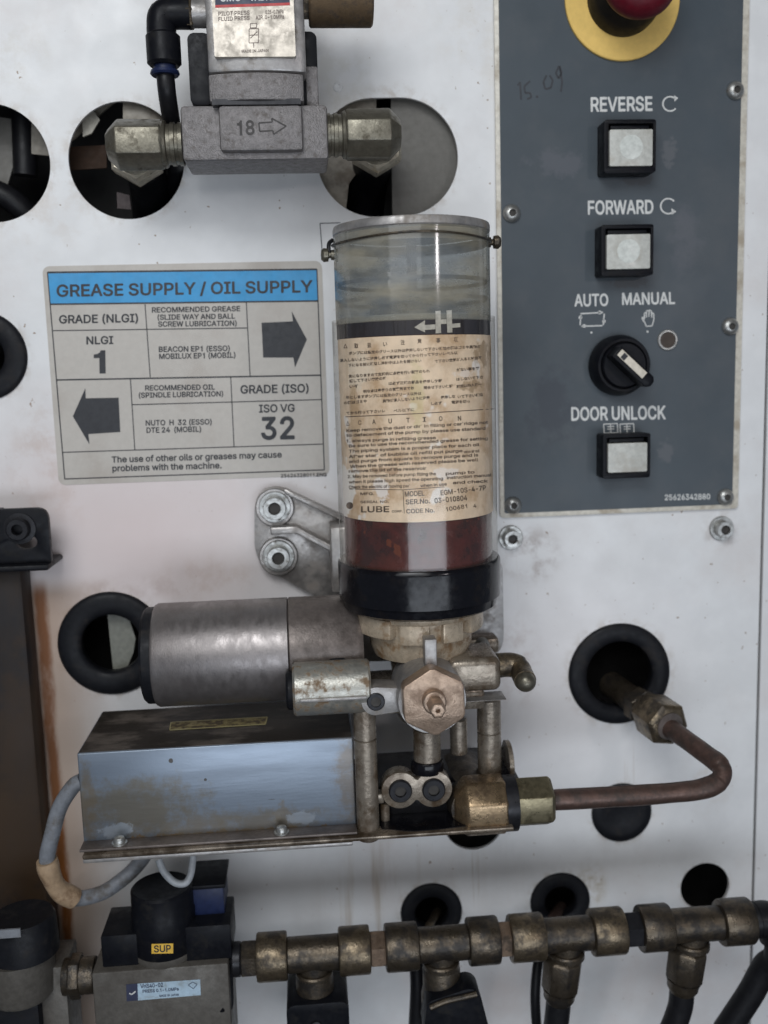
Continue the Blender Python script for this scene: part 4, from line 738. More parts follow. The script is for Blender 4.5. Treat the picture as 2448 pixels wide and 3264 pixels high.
# cover: rounded front
def rounded_front(x0, x1, y0, y1, df, db, bulge, n=14):
    a, b = P(x0,y1,df), P(x1,y0,df); rings = []
    lo_ = []
    for k in range(n+1):
        t = k/n; x = a.x+(b.x-a.x)*t; lo_.append((x, -df/1000 + bulge*((2*t-1)**2)))
    lo_ += [(b.x,-db/1000),(a.x,-db/1000)]
    return [[V(x,y,z) for x, y in lo_] for z in (a.z,b.z)]
mb = MB(); mb.loft(rounded_front(666,966,228,318,62,26,0.0035)); part('cover_base', mb, M['cast'], vl, bevel=0.0008)
mb = MB(); mb.loft(rounded_front(662,962,-160,226,61.5,26,0.003)); part('cover', mb, M['alu'], vl, bevel=0.0012)
mb = MB(); mb.span(*block(676,314,958,334,60.5,26)); part('gasket', mb, M['steel_dark'], vl)
pf = 63.2
mb = MB(); a, b = P(684,181,pf), P(930,-150,pf); mb.plate(rrect(a.x,a.z,b.x,b.z,0.0006), [], 0.0605, pf/1000); np_ = part('name_plate', mb, M['redwhite'], vl)
mpn, mpn2 = flat(pf+0.08), flat(pf+0.16)
mb = MB(); mb.poly([(684,-150),(922,-150),(924,8),(686,16)], mpn); part('header', mb, M['print_navy'], np_)
mb = MB(); mb.poly([(686,16),(924,8),(924,17),(686,25)], mpn); part('red_rule', mb, M['print_red'], np_)
mb = MB(); mb.text('SMC', (703,4), (768,2), 30, mpn2, 0.03); mb.text('VALVE', (795,2), (872,-1), 26, mpn2, 0.03); part('header_lettering', mb, M['print_white'], np_, weld=False)
mb = MB()
mb.text('PILOT PRESS', (696,50), (796,46), 13, mpn, 0.02); mb.text('0.25-0.7MPa', (846,45), (904,42), 13, mpn, 0.02)
mb.text('FLUID PRESS', (696,67), (796,63), 13, mpn, 0.02); mb.text('AIR  0-1.0MPa', (815,62), (906,59), 13, mpn, 0.02)
mb.path([(798,75),(818,74),(818,88),(798,89),(798,75)], 2.5, mpn); mb.path([(794,92),(824,91),(824,136),(794,137),(794,92)], 2.5, mpn); mb.path([(798,122),(820,100)], 2.5, mpn); mb.path([(796,112),(822,111)], 2.5, mpn); mb.path([(808,138),(809,152)], 2.5, mpn)
mb.text('MADE IN JAPAN', (770,168), (856,165), 9, mpn, 0.02)
part('lettering', mb, mat('grey brown print', (0.16,0.12,0.10), 0.5), np_, weld=False)
for x0, x1, y0 in ((608,668,104),(952,1008,100)):
    mb = MB(); a, b = P(x0,335,46), P(x1,y0,46); mb.plate(rrect(a.x,a.z,b.x,b.z,0.003), [], 0.032, 0.046); cl = part('side_clip', mb, M['plastic'], vl, bevel=0.0012)
mb = MB(); mb.span(*block(978,210,1012,338,47,40)); part('clip_foot', mb, M['cast'], vl, bevel=0.0008)

# silencer
a, b = P(982,-6,44), P(1186,-14,44)
sl = thing('silencer', 'brown bronze silencer screwed into the right side of the air valve', 'silencer', P(960,-6,44))
r = 86*S(1080,0,44)
mb = MB(); mb.cyl(V(a.x,a.y,a.z), V(b.x,a.y,a.z), r, ch=0.0008); part('body', mb, M['silencer'], sl)
mb = MB(); mb.hex(V(P(962,0,44).x,a.y,a.z), V(P(994,0,44).x,a.y,a.z), r*0.72); part('hex_neck', mb, M['brass'], sl)

# elbow fittings either side of the valve
def elbow(xc, yc, x_end, label, sgn, hx):
    c = P(xc,yc,42); e = V(P(x_end,yc,42).x, c.y, c.z); s = S(xc,yc,42); r = 72*s
    t = thing('elbow_fitting', label, 'pipe fitting', c, 'metal elbows either side of the air valve')
    mb = MB(); d = (e-c).normalized(); L = (e-c).length
    mb.lathe(c-d*(r*0.95), d, [(r*0.05,r*0.62),(r*0.42,r*1.00),(r*0.55,r*1.12),(L*0.62+r*0.95,r*1.10),(L*0.66+r*0.95,r*0.98)], 6 if hx else 8, phase=PI/6 if hx else PI/8)
    part('arm', mb, M['nickel'], t, bevel=0.0005)
    mb = MB(); mb.lathe(c+d*(L*0.5), d, [(0,r*0.85),(L*0.16,r*1.02),(L*0.20,r*0.98),(L*0.22,r*0.86),(L*0.28,r*0.86),(L*0.29,r*0.92),(L*0.36,r*0.92),(L*0.37,r*0.86),(L*0.42,r*0.86),(L*0.43,r*0.92),(L*0.5,r*0.92)], 40); part('thread_collar', mb, M['nickel'], t)
    mb = MB(); mb.lathe(c+OUT*(r*0.55), Y, [(0,r*0.5),(r*0.4,r*0.95),(0.024,r*0.95)], 12); part('rear_arm', mb, M['nickel'], t, bevel=0.0006)
    mb = MB(); mb.hex(c+Y*0.017, c+Y*0.030, r*1.28, phase=PI/6, ch=0.0016); part('hex_nut', mb, M['pale_nut'], t)
    h = MB(); h.tube([c+Y*0.028, c+Y*0.045+Z*(-0.001), c+Y*0.066+Z*(-0.008)+X*(-0.001), c+Y*0.080+Z*(-0.026)+X*(-0.003), c+Y*0.086+Z*(-0.075)+X*(-0.006)], r*0.98, 24)
    tag(part('hose', h, M['hose'], base=c+Y*0.03), 'black hose behind the elbow at the %s of the air valve' % ('left' if sgn < 0 else 'right'), 'hose', 'hoses behind the elbows')
    return t
elbow(408,462,585,'faceted metal elbow at the left port of the air valve in the round opening',-1,True)
elbow(1212,430,1040,'rounded metal elbow at the right port of the air valve in the wide opening',1,False)

# push-in air fitting and its tube
pe = thing('push_in_elbow', 'black plastic push-in elbow on the left side of the air valve', 'pipe fitting', P(512,120,46))
c = P(512,44,46); s = S(512,44,46); r = 47*s
mb = MB(); mb.tube([V(P(606,40,46).x,c.y,c.z), c+X*0.006, c+X*0.001+Z*(-0.001), c+Z*(-0.006), V(c.x,c.y,P(512,120,46).z)], r, 24, 6); part('body', mb, M['plastic'], pe, bevel=0)
mb = MB(); e = P(514,212,46); mb.cyl(V(c.x+0.0004,c.y,P(512,108,46).z), V(c.x+0.0004,c.y,e.z), r*1.16, ch=0.0012); part('sleeve', mb, M['plastic'], pe)
mb = MB(); q = P(520,236,46); mb.cyl(V(c.x+0.0004,c.y,e.z+0.001), V(c.x+0.0004,c.y,q.z+0.001), r*0.75, n=30); mb.lathe(V(c.x+0.0004,c.y,q.z+0.0012), -Z, [(0,r*0.95),(0.0012,r*1.0),(0.002,r*0.9)], 30); part('release_ring', mb, M['blue_plastic'], pe)
mb = MB(); mb.hex(V(P(592,40,46).x,c.y,c.z), V(P(616,40,46).x,c.y,c.z), r*1.02); part('brass_nut', mb, M['brass'], pe)
mb = MB(); mb.cyl(V(P(614,40,46).x,c.y,c.z), V(P(664,40,46).x,c.y,c.z), r*0.9); part('threaded_stub', mb, M['alu'], pe)
mb = MB(); x = c.x+0.0004; mb.tube([V(x,c.y,e.z), V(x+0.0003,c.y+0.001,P(530,300,44).z), P(545,380,34), P(560,480,12), P(556,590,-18), P(540,640,-50)], r*0.62, 20)
tag(part('air_tube', mb, M['hose'], base=P(530,300,44)), 'black air tube running from the push-in elbow down into the round opening', 'tube')

# ------------------------------------------------------------------ the lubrication pump
DX = 65.0
ax_ = (P(1308,800,DX).x + P(1340,1850,DX).x)/2
def az(py): return P(1310+(py-800)*0.0305, py, DX).z
s65 = S(1320,1200,DX)
pump = thing('lubrication_pump', 'grease pump with labelled clear reservoir, motor and stained metal box', 'pump', V(ax_,-DX/1000,P(1340,2690,DX).z))
AX = lambda z: V(ax_, -DX/1000, z)
RU, RL, RS, RC = 245*s65, 246*s65, 257*s65, 264*s65
z_lid, z_lid0, z_b1, z_b0, z_l0, z_c1, z_c0 = az(722), az(752), az(1030), az(1076), az(1628), az(1772), az(1924)
# lid
mb = MB(); mb.lathe(AX(z_lid0), Z, [(0,RU*0.985),(0.0006,RU*1.0),(z_lid-z_lid0-0.0012,RU*1.0),(z_lid-z_lid0-0.0003,RU*0.99),(z_lid-z_lid0,RU*0.96),(z_lid-z_lid0-0.0012,RU*0.90),(z_lid-z_lid0-0.0012,0.001)], 96)
lid = part('lid', mb, M['alu'], pump)
zr = az(778)
mb = MB(); mb.tube([AX(zr)+V(math.cos(t)*RU*1.012, math.sin(t)*RU*1.012, 0.0006*math.sin(3*t)) for t in [2*PI*k/64 for k in range(65)]], 0.00045, 10, 1); part('clip_wire', mb, M['brass_dark'], pump)
for sg_, py_ in ((-1,808),(1,777)):
    z_ = az(py_); a = AX(z_)+X*sg_*RU*0.99
    mb = MB(); mb.lathe(a, X*sg_, [(0,0.0022),(0.0012,0.0022),(0.0014,0.0014),(0.0022,0.0014),(0.0026,0.0028),(0.0045,0.0030),(0.0056,0.0020),(0.0058,0.0002)], 20); part('pin', mb, M['brass'] if sg_ > 0 else M['nickel'], pump)
mb = MB(); mb.tube([AX(az(758))+V(-RU*1.0,0.003,0), AX(az(770))+V(-RU*1.045,0.001,0), AX(az(790))+V(-RU*1.055,0,0), AX(az(806))+V(-RU*1.04,0,0)], 0.0009, 10); part('wire_loop', mb, M['steel_dark'], pump)
# clear upper tube: outer and inner wall
mb = MB(); mb.lathe(AX(z_b1-0.0004), Z, [(0,RU*0.995),(z_lid0-z_b1+0.0004,RU*0.995)], 96, caps=(False,False)); part('clear_tube', mb, M['clear'], pump)
mb = MB(); mb.lathe(AX(az(792)), Z, [(0,RU*0.965),(az(756)-az(792),RU*0.965)], 80, caps=(False,False)); part('lid_skirt', mb, mat('tan lid skirt', (0.45,0.40,0.33), 0.45, dirt=(0.30,0.22,0.14), ds=60, stretch=(0.4,0.4,3)), pump)
for py_, rr, k_ in ((912,0.955,'cable'),(968,0.955,'cable')):
    mb = MB(); z_ = az(py_); mb.lathe(AX(z_), Z, [(0,RU*rr),(0.0007,RU*(rr+0.006)),(0.0017,RU*rr),(0.0007,RU*(rr-0.012)),(0,RU*rr)], 80, caps=(False,False)); part('inner_ring', mb, M[k_], pump)
mb = MB(); mb.lathe(AX(z_b1), Z, [(0,RL*0.99),(0.0022,RL*0.985),(0.0024,RL*0.95),(0,RL*0.94)], 96, caps=(False,False)); part('seal_rim', mb, M['white_wear'], pump)
mb = MB(); mb.lathe(AX(az(1020)), Z, [(0,0.020),(0.010,0.018),(0.0105,0.002)], 40); mb.cyl(AX(az(1010)), AX(az(760)), 0.0022, n=16); part('follower_rod', mb, M['cable'], pump)
# follower seal, grease, label
mb = MB(); mb.lathe(AX(z_b0), Z, [(0,RL*0.985),(z_b1-z_b0,RL*0.985),(z_b1-z_b0,RL*0.93),(z_b1-z_b0-0.001,0.001)], 96); part('follower_seal', mb, M['seal'], pump)
mb = MB(); mb.lathe(AX(z_c1-0.004), Z, [(0,RL*0.975),(z_b0-z_c1+0.004,RL*0.975)], 96); part('grease', mb, M['grease'], pump)
lab = [];
for z_ in (z_l0, z_b0-0.0003):
    lab.append([AX(z_)+V(math.sin(math.radians(a))*RL*0.9925, -math.cos(math.radians(a))*RL*0.9925, 0) for a in [-82+166*k/80 for k in range(81)]])
mb = MB(); mb.loft(lab, (False,False), closed=False); label_ = part('label', mb, M['paper'], pump, label='stained paper label with small printing')
def cylmap(r):
    def fn(px, py):
        d = ray(px, py); ox, oy = CAM.x-ax_, CAM.y+DX/1000
        A_ = d.x*d.x+d.y*d.y; B_ = ox*d.x+oy*d.y; C2 = ox*ox+oy*oy-r*r; q = max(B_*B_-A_*C2, 0)
        t = (-B_-math.sqrt(q))/A_; return CAM+d*t
    return fn
cm = cylmap(RL*0.9925+0.00012)
stain_and_glare(M['paper'], [(cm(1540,1125), (0.012,0.03,0.010), (0.33,0.22,0.12), 0.75, 160, 0.5, 0.66), (cm(1500,1230), (0.014,0.03,0.004), (0.36,0.24,0.13), 0.7, 220, 0.5, 0.62),
    (cm(1480,1190), (0.010,0.03,0.003), (0.86,0.76,0.68), 0.8, 240, 0.52, 0.62), (cm(1092,1560), (0.008,0.03,0.020), (0.90,0.87,0.82), 0.95, 140, 0.42, 0.54), (cm(1150,1180), (0.008,0.03,0.012), (0.86,0.76,0.62), 0.6, 120, 0.44, 0.64),
    (cm(1215,1560), (0.006,0.03,0.009), (0.88,0.83,0.80), 0.85, 200, 0.50, 0.62), (cm(1420,1510), (0.009,0.03,0.005), (0.86,0.80,0.76), 0.7, 200, 0.50, 0.62),  # second blotch is white glare painted into the label colour
    (cm(1330,1270), (0.005,0.03,0.025), (0.66,0.57,0.30), 0.5, 120, 0.46, 0.66), (cm(1230,1500), (0.012,0.03,0.003), (0.36,0.20,0.10), 0.6, 260, 0.52, 0.66),
    (cm(1130,1350), (0.004,0.03,0.030), (0.48,0.32,0.17), 0.6, 170, 0.48, 0.66)], pump)
LZ = lambda x, y: (1000+x/2.592, 1000+y/2.592)         # zoomed label coordinates
mb = MB()
def lt(s, x0, y0, x1, y1, cap, bold=0.02, ref=None):
    a, b = LZ(x0,y0), LZ(x1,y1); mb.text(s, a, b, cap/2.592, cm, bold, ref)
def jt(s, x0, y0, x1, y1, cap=26): lt(s, x0, y0+cap/2, x1, y1+cap/2, cap, 0.03, 0.9)
for ch_, x_, y_ in zip('△取扱い注意事項', (262,352,460,590,735,875,1030,1175), (262,260,255,245,232,222,215,208)): lt(ch_, x_-17, y_+22, x_+17, y_+21, 40, 0.02, 0.9)
part('lettering', mb, M['print_faded'], label_, weld=False); mb = MB()
stream = 'ポンプには指定のグリース以外は使用しないで下さい補給の際はゴミや異物が混入しないように注意し必ず電源を切ってから行って下さいレベル以下になる前に補給し運転中はふたを開けないで下さい空気が入ると吐出不良になりますので定期的に点検を行い配管のもれがない事を確認して下さい交換の時は必ず正規の部品を使用し分解はしないで下さい不明な点は最寄りの営業所までお問合せ下さい保証期間は納入後一年とします'
pos = 0
for x0, y0, x1, y1 in [(290, 325, 1380, 268), (215, 385, 1190, 320), (285, 425, 890, 385), (1000, 392, 1390, 360), (290, 515, 960, 470), (1180, 462, 1370, 448), (295, 555, 600, 530), (620, 575, 1060, 550), (1180, 540, 1400, 520), (295, 600, 370, 595), (410, 640, 830, 610), (910, 610, 1150, 595), (1180, 600, 1390, 580), (265, 690, 890, 655), (1050, 690, 1170, 680), (1190, 685, 1400, 665), (250, 735, 440, 720), (570, 720, 960, 690), (970, 740, 1060, 735), (1140, 730, 1290, 720), (270, 820, 590, 800), (660, 800, 830, 790)]:
    n_ = max(2, round((x1-x0)/31)); txt = (stream*3)[pos:pos+n_]; pos += n_; jt(txt, x0, y0, x1, y1, 25)
part('lettering', mb, M['print_faded'], label_, weld=False); mb = MB()
mb.line(LZ(215,854), LZ(850,826), 2.5, cm, 12); mb.line(LZ(850,826), LZ(1490,786), 2.5, cm, 12)
part('lettering', mb, M['print_faded'], label_, weld=False); mb = MB()
for ch_, x_, y_ in zip('△CAUTION', (283,380,498,632,780,915,1050,1205), (905,898,890,885,878,872,865,862)): lt(ch_, x_-14, y_+20, x_+14, y_+19, 38, 0.015)
def et(s, x0, y0, x1, y1): lt(s, x0, y0+13, x1, y1+13, 25, 0.02)
part('lettering', mb, M['print_faded'], label_, weld=False); mb = MB()
et('Keep remove the dust or dirt in filling or cartridge not', 270,965,1440,895)
et('to defacement of the pump by please use standard', 270,1005,1420,945)
et('1. always purge in refilling grease', 270,1050,1010,1022); et('', 1050,1020,1400,1010)
et('Be sure to use the recommended grease for setting', 290,1092,1440,1028)
et('The piping system is a proper place for each oil', 290,1135,1370,1080)
et('After start of bubble oil refill put purge', 290,1180,1230,1130); et('valve air out', 1240,1140,1370,1130)
et('and purge from square to remove purge and is', 290,1220,1360,1165)
et('When the grease with reserved please be well', 300,1262,1360,1205)
et('remove the lid of the reservoir', 290,1300,930,1275)
et('2. May be removed before pump filling the', 280,1345,1010,1320); et('pump to', 1090,1320,1330,1305)
et('when it please high speed the operating', 290,1390,1070,1360); et('instruction manual', 1100,1355,1470,1330)
et('Check the electric of moving part', 290,1432,800,1420); et('when in use', 880,1420,1100,1405); et('and check', 1150,1395,1440,1380)
part('lettering', mb, M['print_faded'], label_, weld=False); mb = MB()
mb.line(LZ(240,1448), LZ(735,1455), 2, cm, 8); mb.line(LZ(735,1455), LZ(1080,1430), 2, cm, 8); mb.line(LZ(738,1455), LZ(748,1650), 2, cm, 1)
part('lettering', mb, M['print_faded'], label_, weld=False); mb = MB()
lt('MFG.', 385,1498,500,1498,22); lt('SERIAL NO.', 385,1565,620,1562,20)
part('lettering', mb, M['print_faded'], label_, weld=False); mb = MB()
lt('MODEL', 752,1510,915,1502,42,0.02); lt('EGM-10S-4-7P', 1050,1500,1425,1455,40,0.02)
part('lettering', mb, M['print_faded'], label_, weld=False); mb = MB()
lt('SER.No.', 760,1575,960,1565,40,0.02); lt('03-010804', 1000,1565,1270,1540,42,0.02)
part('lettering', mb, M['print_faded'], label_, weld=False); mb = MB()
lt('CODE No.', 765,1650,1000,1640,36,0.02); lt('100681', 1095,1632,1270,1605,34,0.02); lt('4', 1320,1602,1345,1600,30,0.02)
part('lettering', mb, M['print_faded'], label_, weld=False); mb = MB()
lt('LUBE', 390,1640,625,1638,50,0.045); lt('CORP.', 645,1642,735,1640,18,0.03)
part('lettering', mb, M['print_faded'], label_, weld=False); mb = MB()
mb.disc(LZ(297,1585), 11, cm, 24)
part('emblem', mb, M['print_faded'], label_, weld=False)
# the high-level mark printed on the tube
mb = MB(); cm2 = cylmap(RL*0.9925+0.0002); HZ = lambda x, y: (1000+x/2.592, 650+y/2.592)
mb.poly([HZ(830,1020),HZ(920,960),HZ(918,1000),HZ(1005,995),HZ(1005,1035),HZ(918,1042),HZ(920,1062)], cm2)
for q in (((1005,885),(1048,882),(1052,1066),(1008,1069)),((1096,880),(1140,877),(1146,1062),(1104,1064)),((1048,955),(1096,952),(1098,990),(1050,993)),((1140,990),(1210,984),(1212,1018),(1142,1024))): mb.poly([HZ(*p) for p in q], cm2)
part('level_mark', mb, M['print_cream'], pump, weld=False)
# outer clear sleeve, side rods
mb = MB(); mb.lathe(AX(z_c1-0.002), Z, [(0,RS*1.0),(az(1018)-z_c1+0.002,RS*1.0)], 96, caps=(False,False)); part('clear_sleeve', mb, M['sleeve'], pump)
# collar
h = z_c1-z_c0
mb = MB(); mb.lathe(AX(z_c0), Z, [(0,RC*0.90),(0.0012,RC*0.95),(h*0.22,RC*0.965),(h*0.24,RC*1.0),(h-0.0022,RC*1.005),(h-0.0008,RC*1.0),(h,RC*0.985),(h,RL*0.96)], 96, caps=(True,False)); part('collar', mb, M['gloss_black'], pump)

# pump body casting
z_p = z_c0
PXZ = lambda px, py, mm: P(px, py, mm)
def sector(r0, r1, a0, a1, z0, z1, n=14):
    """annular block round the reservoir axis, angles in degrees from straight ahead"""
    mb = MB(); A = [math.radians(a0+(a1-a0)*k/n) for k in range(n+1)]
    mb.loft([[AX(z)+V(math.sin(a)*r, -math.cos(a)*r, 0) for z, r in ((z0,r0),(z0,r1),(z1,r1),(z1,r0))] for a in A]); return mb
mb = MB(); mb.lathe(AX(z_p-0.0032), Z, [(0,0.0285),(0.0034,0.0290)], 72); part('flange_ring', mb, M['oily_cream'], pump, bevel=0.0004)
mb = MB(); mb.lathe(AX(z_p-0.022), Z, [(0,0.0215),(0.005,0.0235),(0.019,0.0250)], 56); part('neck', mb, M['oily_cream'], pump)
for r1, a0, a1, dz0, dz1 in ((0.0300,-92,-33,0.0100,0.0012),(0.0272,-27,2,0.0125,0.0034),(0.0272,15,38,0.0122,0.0034),(0.0290,44,88,0.0098,0.0014)):
    part('flange_lug', sector(0.020, r1, a0, a1, z_p-dz0, z_p-dz1), M['oily_cream'], pump, bevel=0.0010)
mb = MB(); mb.span(P(1355,2130,102), P(1384,2022,94)); part('rib', mb, M['alu'], pump, bevel=0.0006)
# central block between the cylinders
mb = MB(); mb.lathe(AX(P(1380,2305,70).z)+V(0.002,0,0), Z, [(0,0.012),(0.003,0.014),(0.022,0.0155),(0.030,0.0165)], 32); mb.span(P(1142,2285,84), P(1500,2118,46)); part('pump_body', mb, M['greasy'], pump, bevel=0.0018)
hc = P(1376,2228,100); s = S(1376,2228,100)
mb = MB(); mb.lathe(V(hc.x,-0.074,hc.z), OUT, [(0,112*s),(0.026,112*s),(0.028,108*s),(0.028,60*s)], 56); part('plug_boss', mb, M['alu'], pump)
c = P(1381,2232,108); s = S(1381,2232,108)
mb = MB(); loop = []
for k in range(6):
    for a_ in (-26,26): t = math.radians(60*k+a_+2); loop.append((c.x+109*s*math.cos(t), c.z+109*s*math.sin(t)))
mb.plate(loop, [], 0.102, 0.1112); hexp = part('hex_plug', mb, M['copper'], pump, bevel=0.0014)
mb = MB(); c2 = P(1389,2249,118); mb.lathe(V(c2.x,-0.1110,c2.z), OUT, [(0,38*s),(0.004,38*s),(0.0045,33*s),(0.0045,0.001)], 30); mb.lathe(V(c2.x,-0.1150,c2.z), OUT, [(0,28*s),(0.009,27*s),(0.010,22*s),(0.010,7*s),(0.007,6*s),(0.007,0.0001)], 6); part('bleed_nipple', mb, M['copper'], hexp, bevel=0.0003)
# left eye lug and right arm
c = P(1198,2236,96); s = S(1198,2236,96); e = P(1320,2228,96)
mb = MB(); loop = []
for k in range(17): t = PI/2+PI*k/16; loop.append((c.x+46*s*math.cos(t), c.z+46*s*math.sin(t)))
loop += [(e.x,e.z-34*s),(e.x,e.z+34*s)]
mb.plate(loop, [], 0.084, 0.096); part('eye_lug', mb, M['alu'], pump, bevel=0.0012)
mb = MB(); mb.lathe(V(c.x,-0.096,c.z), OUT, [(-0.0005,29*s),(0.0006,29*s),(0.0009,26*s),(0.0009,17*s),(-0.001,16*s)], 28, caps=(True,False)); b_ = part('bolt', mb, M['steel_dark'], pump)
mb = MB(); mb.cyl(V(c.x,-0.0960,c.z), V(c.x,-0.0964,c.z), 18*s, n=6); part('hex_recess', mb, M['socket'], b_)
mb = MB(); mb.span(P(1486,2238,90), P(1598,2202,78)); part('side_arm', mb, M['alu'], pump, bevel=0.0015)
# left horizontal cylinder with ridge and black end
c0, c1 = P(934,2196,85), P(1150,2186,85); s = S(1030,2190,85); zc = (c0.z+c1.z)/2
mb = MB(); mb.cyl(V(c0.x,-0.085,zc), V(c1.x+0.004,-0.085,zc), 85*s, ch=0.0010, n=56); sc_ = part('side_cylinder', mb, mat('pitted aluminium', (0.40,0.39,0.35), 0.36, 0.7, dirt=(0.20,0.135,0.08), ds=200, lo=0.46, hi=0.66, dmetal=0.4, bump=0.2), pump)
mb = MB(); mb.span(V(c0.x+0.003,-0.0978,P(1030,2234,96).z), V(c1.x+0.002,-0.0940,P(1030,2222,96).z)); part('ridge', mb, M['alu'], sc_, bevel=0.0006)
mb = MB(); mb.cyl(V(P(912,2200,85).x,-0.083,zc-0.001), V(c0.x+0.001,-0.083,zc-0.001), 62*s, ch=0.001); part('end_plug', mb, M['rubber'], sc_)
# right port and grease nipple
c0, c1 = P(1440,2146,74), P(1592,2140,74); s = S(1530,2140,74)
zp_ = P(1520,2150,86); mb = MB(); mb.span(V(P(1430,2150,86).x,-0.088,zp_.z-54*s), V(P(1597,2150,86).x,-0.060,zp_.z+54*s)); part('side_port', mb, M['greasy'], pump, bevel=0.0034, seg=4)
gn = P(1650,2122,76)
mb = MB(); mb.tube([V(c1.x-0.001,-0.074,gn.z), V(gn.x-0.003,-0.074,gn.z), V(gn.x+0.0005,-0.076,gn.z-0.001), V(gn.x+0.0012,-0.080,gn.z-0.003), V(gn.x+0.0012,-0.086,gn.z-0.004)], lambda t: 0.0056 if t < 0.5 else 0.0050, 20); nip = part('grease_nipple', mb, M['brass'], pump)
mb = MB(); mb.ball(V(gn.x+0.0012,-0.0865,gn.z-0.0042), 0.0047); part('nipple_ball', mb, M['nickel'], nip)
# lower right back flange with bolt
mb = MB(); pts = rounded(pl([(1080,1790),(1602,1790),(1606,2050),(1585,2088),(1480,2100),(1130,2110),(1085,2000)],34), 0.004); mb.plate(pts, [], 0.026, 0.034); part('back_flange', mb, M['alu'], pump, bevel=0.0012)
cap_screw(1536,2052,44,'', name='bolt', rpx=20, wr=1.1, hgt=0.005, parent=pump, matw='steel', math_='steel')
mb = MB(); mb.span(P(1490,2088,44), P(1575,2010,30)); part('bolt_lug', mb, M['greasy'], pump, bevel=0.002)
# posts
def post(px, y0, y1, mm, rpx, split=None, mt='greasy'):
    c = P(px,(y0+y1)/2,mm); s = S(px,(y0+y1)/2,mm); z0_, z1_ = P(px,y1,mm).z, P(px,y0,mm).z; r = rpx*s
    prof = [(0,r-0.0004),(0.0004,r),(z1_-z0_-0.0004,r),(z1_-z0_,r-0.0004)]
    if split: zs = P(px,split,mm).z-z0_; prof = prof[:2]+[(zs-0.0005,r),(zs-0.0002,r-0.0007),(zs+0.0002,r-0.0007),(zs+0.0005,r)]+prof[2:]
    mb = MB(); mb.lathe(V(c.x,c.y,z0_), Z, prof, 32); part('post', mb, M[mt], pump)
post(1168,2250,2672,86,36,2352); post(1560,2225,2560,66,38,2330); post(1361,2320,2424,78,44); post(1462,2290,2400,62,28); post(1228,2560,2655,80,15)
# black manifold block and seals
mb = MB(); mb.span(P(1205,2640,75), P(1600,2375,34)); mb.cyl(P(1361,2418,78), P(1361,2418,78)+Z*(-0.006), 0.0075); part('black_block', mb, M['gloss_black'], pump, bevel=0.001)
# 8-shaped clamp plate with two screws
c1, c2 = P(1276,2520,84), P(1382,2516,84); s = S(1330,2520,84); r = 60*s; loop = []
for k in range(25): t = math.radians(35+290*k/24); loop.append((c1.x+r*math.cos(t), c1.z+r*math.sin(t)))
for k in range(25): t = math.radians(215+290*k/24); loop.append((c2.x+r*math.cos(t), c2.z+r*math.sin(t)))
mb = MB(); mb.plate(loop, [], 0.076, 0.084); mb2 = part('clamp_plate', mb, M['greasy'], pump, bevel=0.0007)
for c in (c1, c2):
    mb = MB(); r = 37*s; q = V(c.x,-0.0835,c.z); mb.lathe(q, OUT, [(0,r*1.02),(0.0016,r),(0.0022,r*0.9),(0.0022,r*0.5),(0.0006,r*0.48)], 32, caps=(True,False)); b_ = part('clamp_screw', mb, M['steel_dark'], mb2)
    mb = MB(); mb.cyl(q+OUT*0.0004, q+OUT*0.0009, r*0.52, n=6); part('hex_recess', mb, M['socket'], mb2)
mb = MB(); mb.span(P(1172,2566,82), P(1222,2512,76)); part('clamp_tab', mb, M['greasy'], pump, bevel=0.001)
# base plates
def strip_z(py, px, mm): return P(px,py,mm).z
zp = (P(265,2722,95).z + P(1640,2642,95).z)/2
xa, xb_ = P(262,2730,95).x, P(1638,2650,95).x
mb = MB(); mb.span((xa,-0.095,zp-0.0018),(xb_,-0.006,zp)); bp = part('base_plate', mb, mat('greasy base plate', (0.28,0.23,0.18), 0.28, 0.7, dirt=(0.05,0.034,0.02), ds=60, lo=0.34, hi=0.6, dmetal=0.3, drough=0.25), pump, bevel=0.0004)
loop = []
for k in range(40):
    t = 2*PI*k/40; loop.append(V(P(1390,2620,80).x+0.0285*math.copysign(abs(math.cos(t))**0.5,math.cos(t))*(1+0.05*math.sin(5*t)), -0.0755+0.0165*math.copysign(abs(math.sin(t))**0.5,math.sin(t))*(1+0.07*math.sin(7*t+1)), 0))
mb = MB(); mb.loft([[V(q.x,q.y,zp-0.0002) for q in loop],[V(q.x,q.y,zp+0.0004) for q in loop]]); part('grease_film', mb, M['gloss_black'], bp)
mb = MB(); mb.span((xa,-0.0945,zp-0.0040),(P(1125,2700,95).x,-0.020,zp-0.0022)); part('under_plate', mb, M['alu'], pump, bevel=0.0004)
mb = MB(); q = P(1168,2690,88); mb.cyl(V(q.x,-0.086,zp-0.0018), V(q.x,-0.086,zp-0.0036), 0.0045, n=6); part('post_nut', mb, M['steel'], bp)
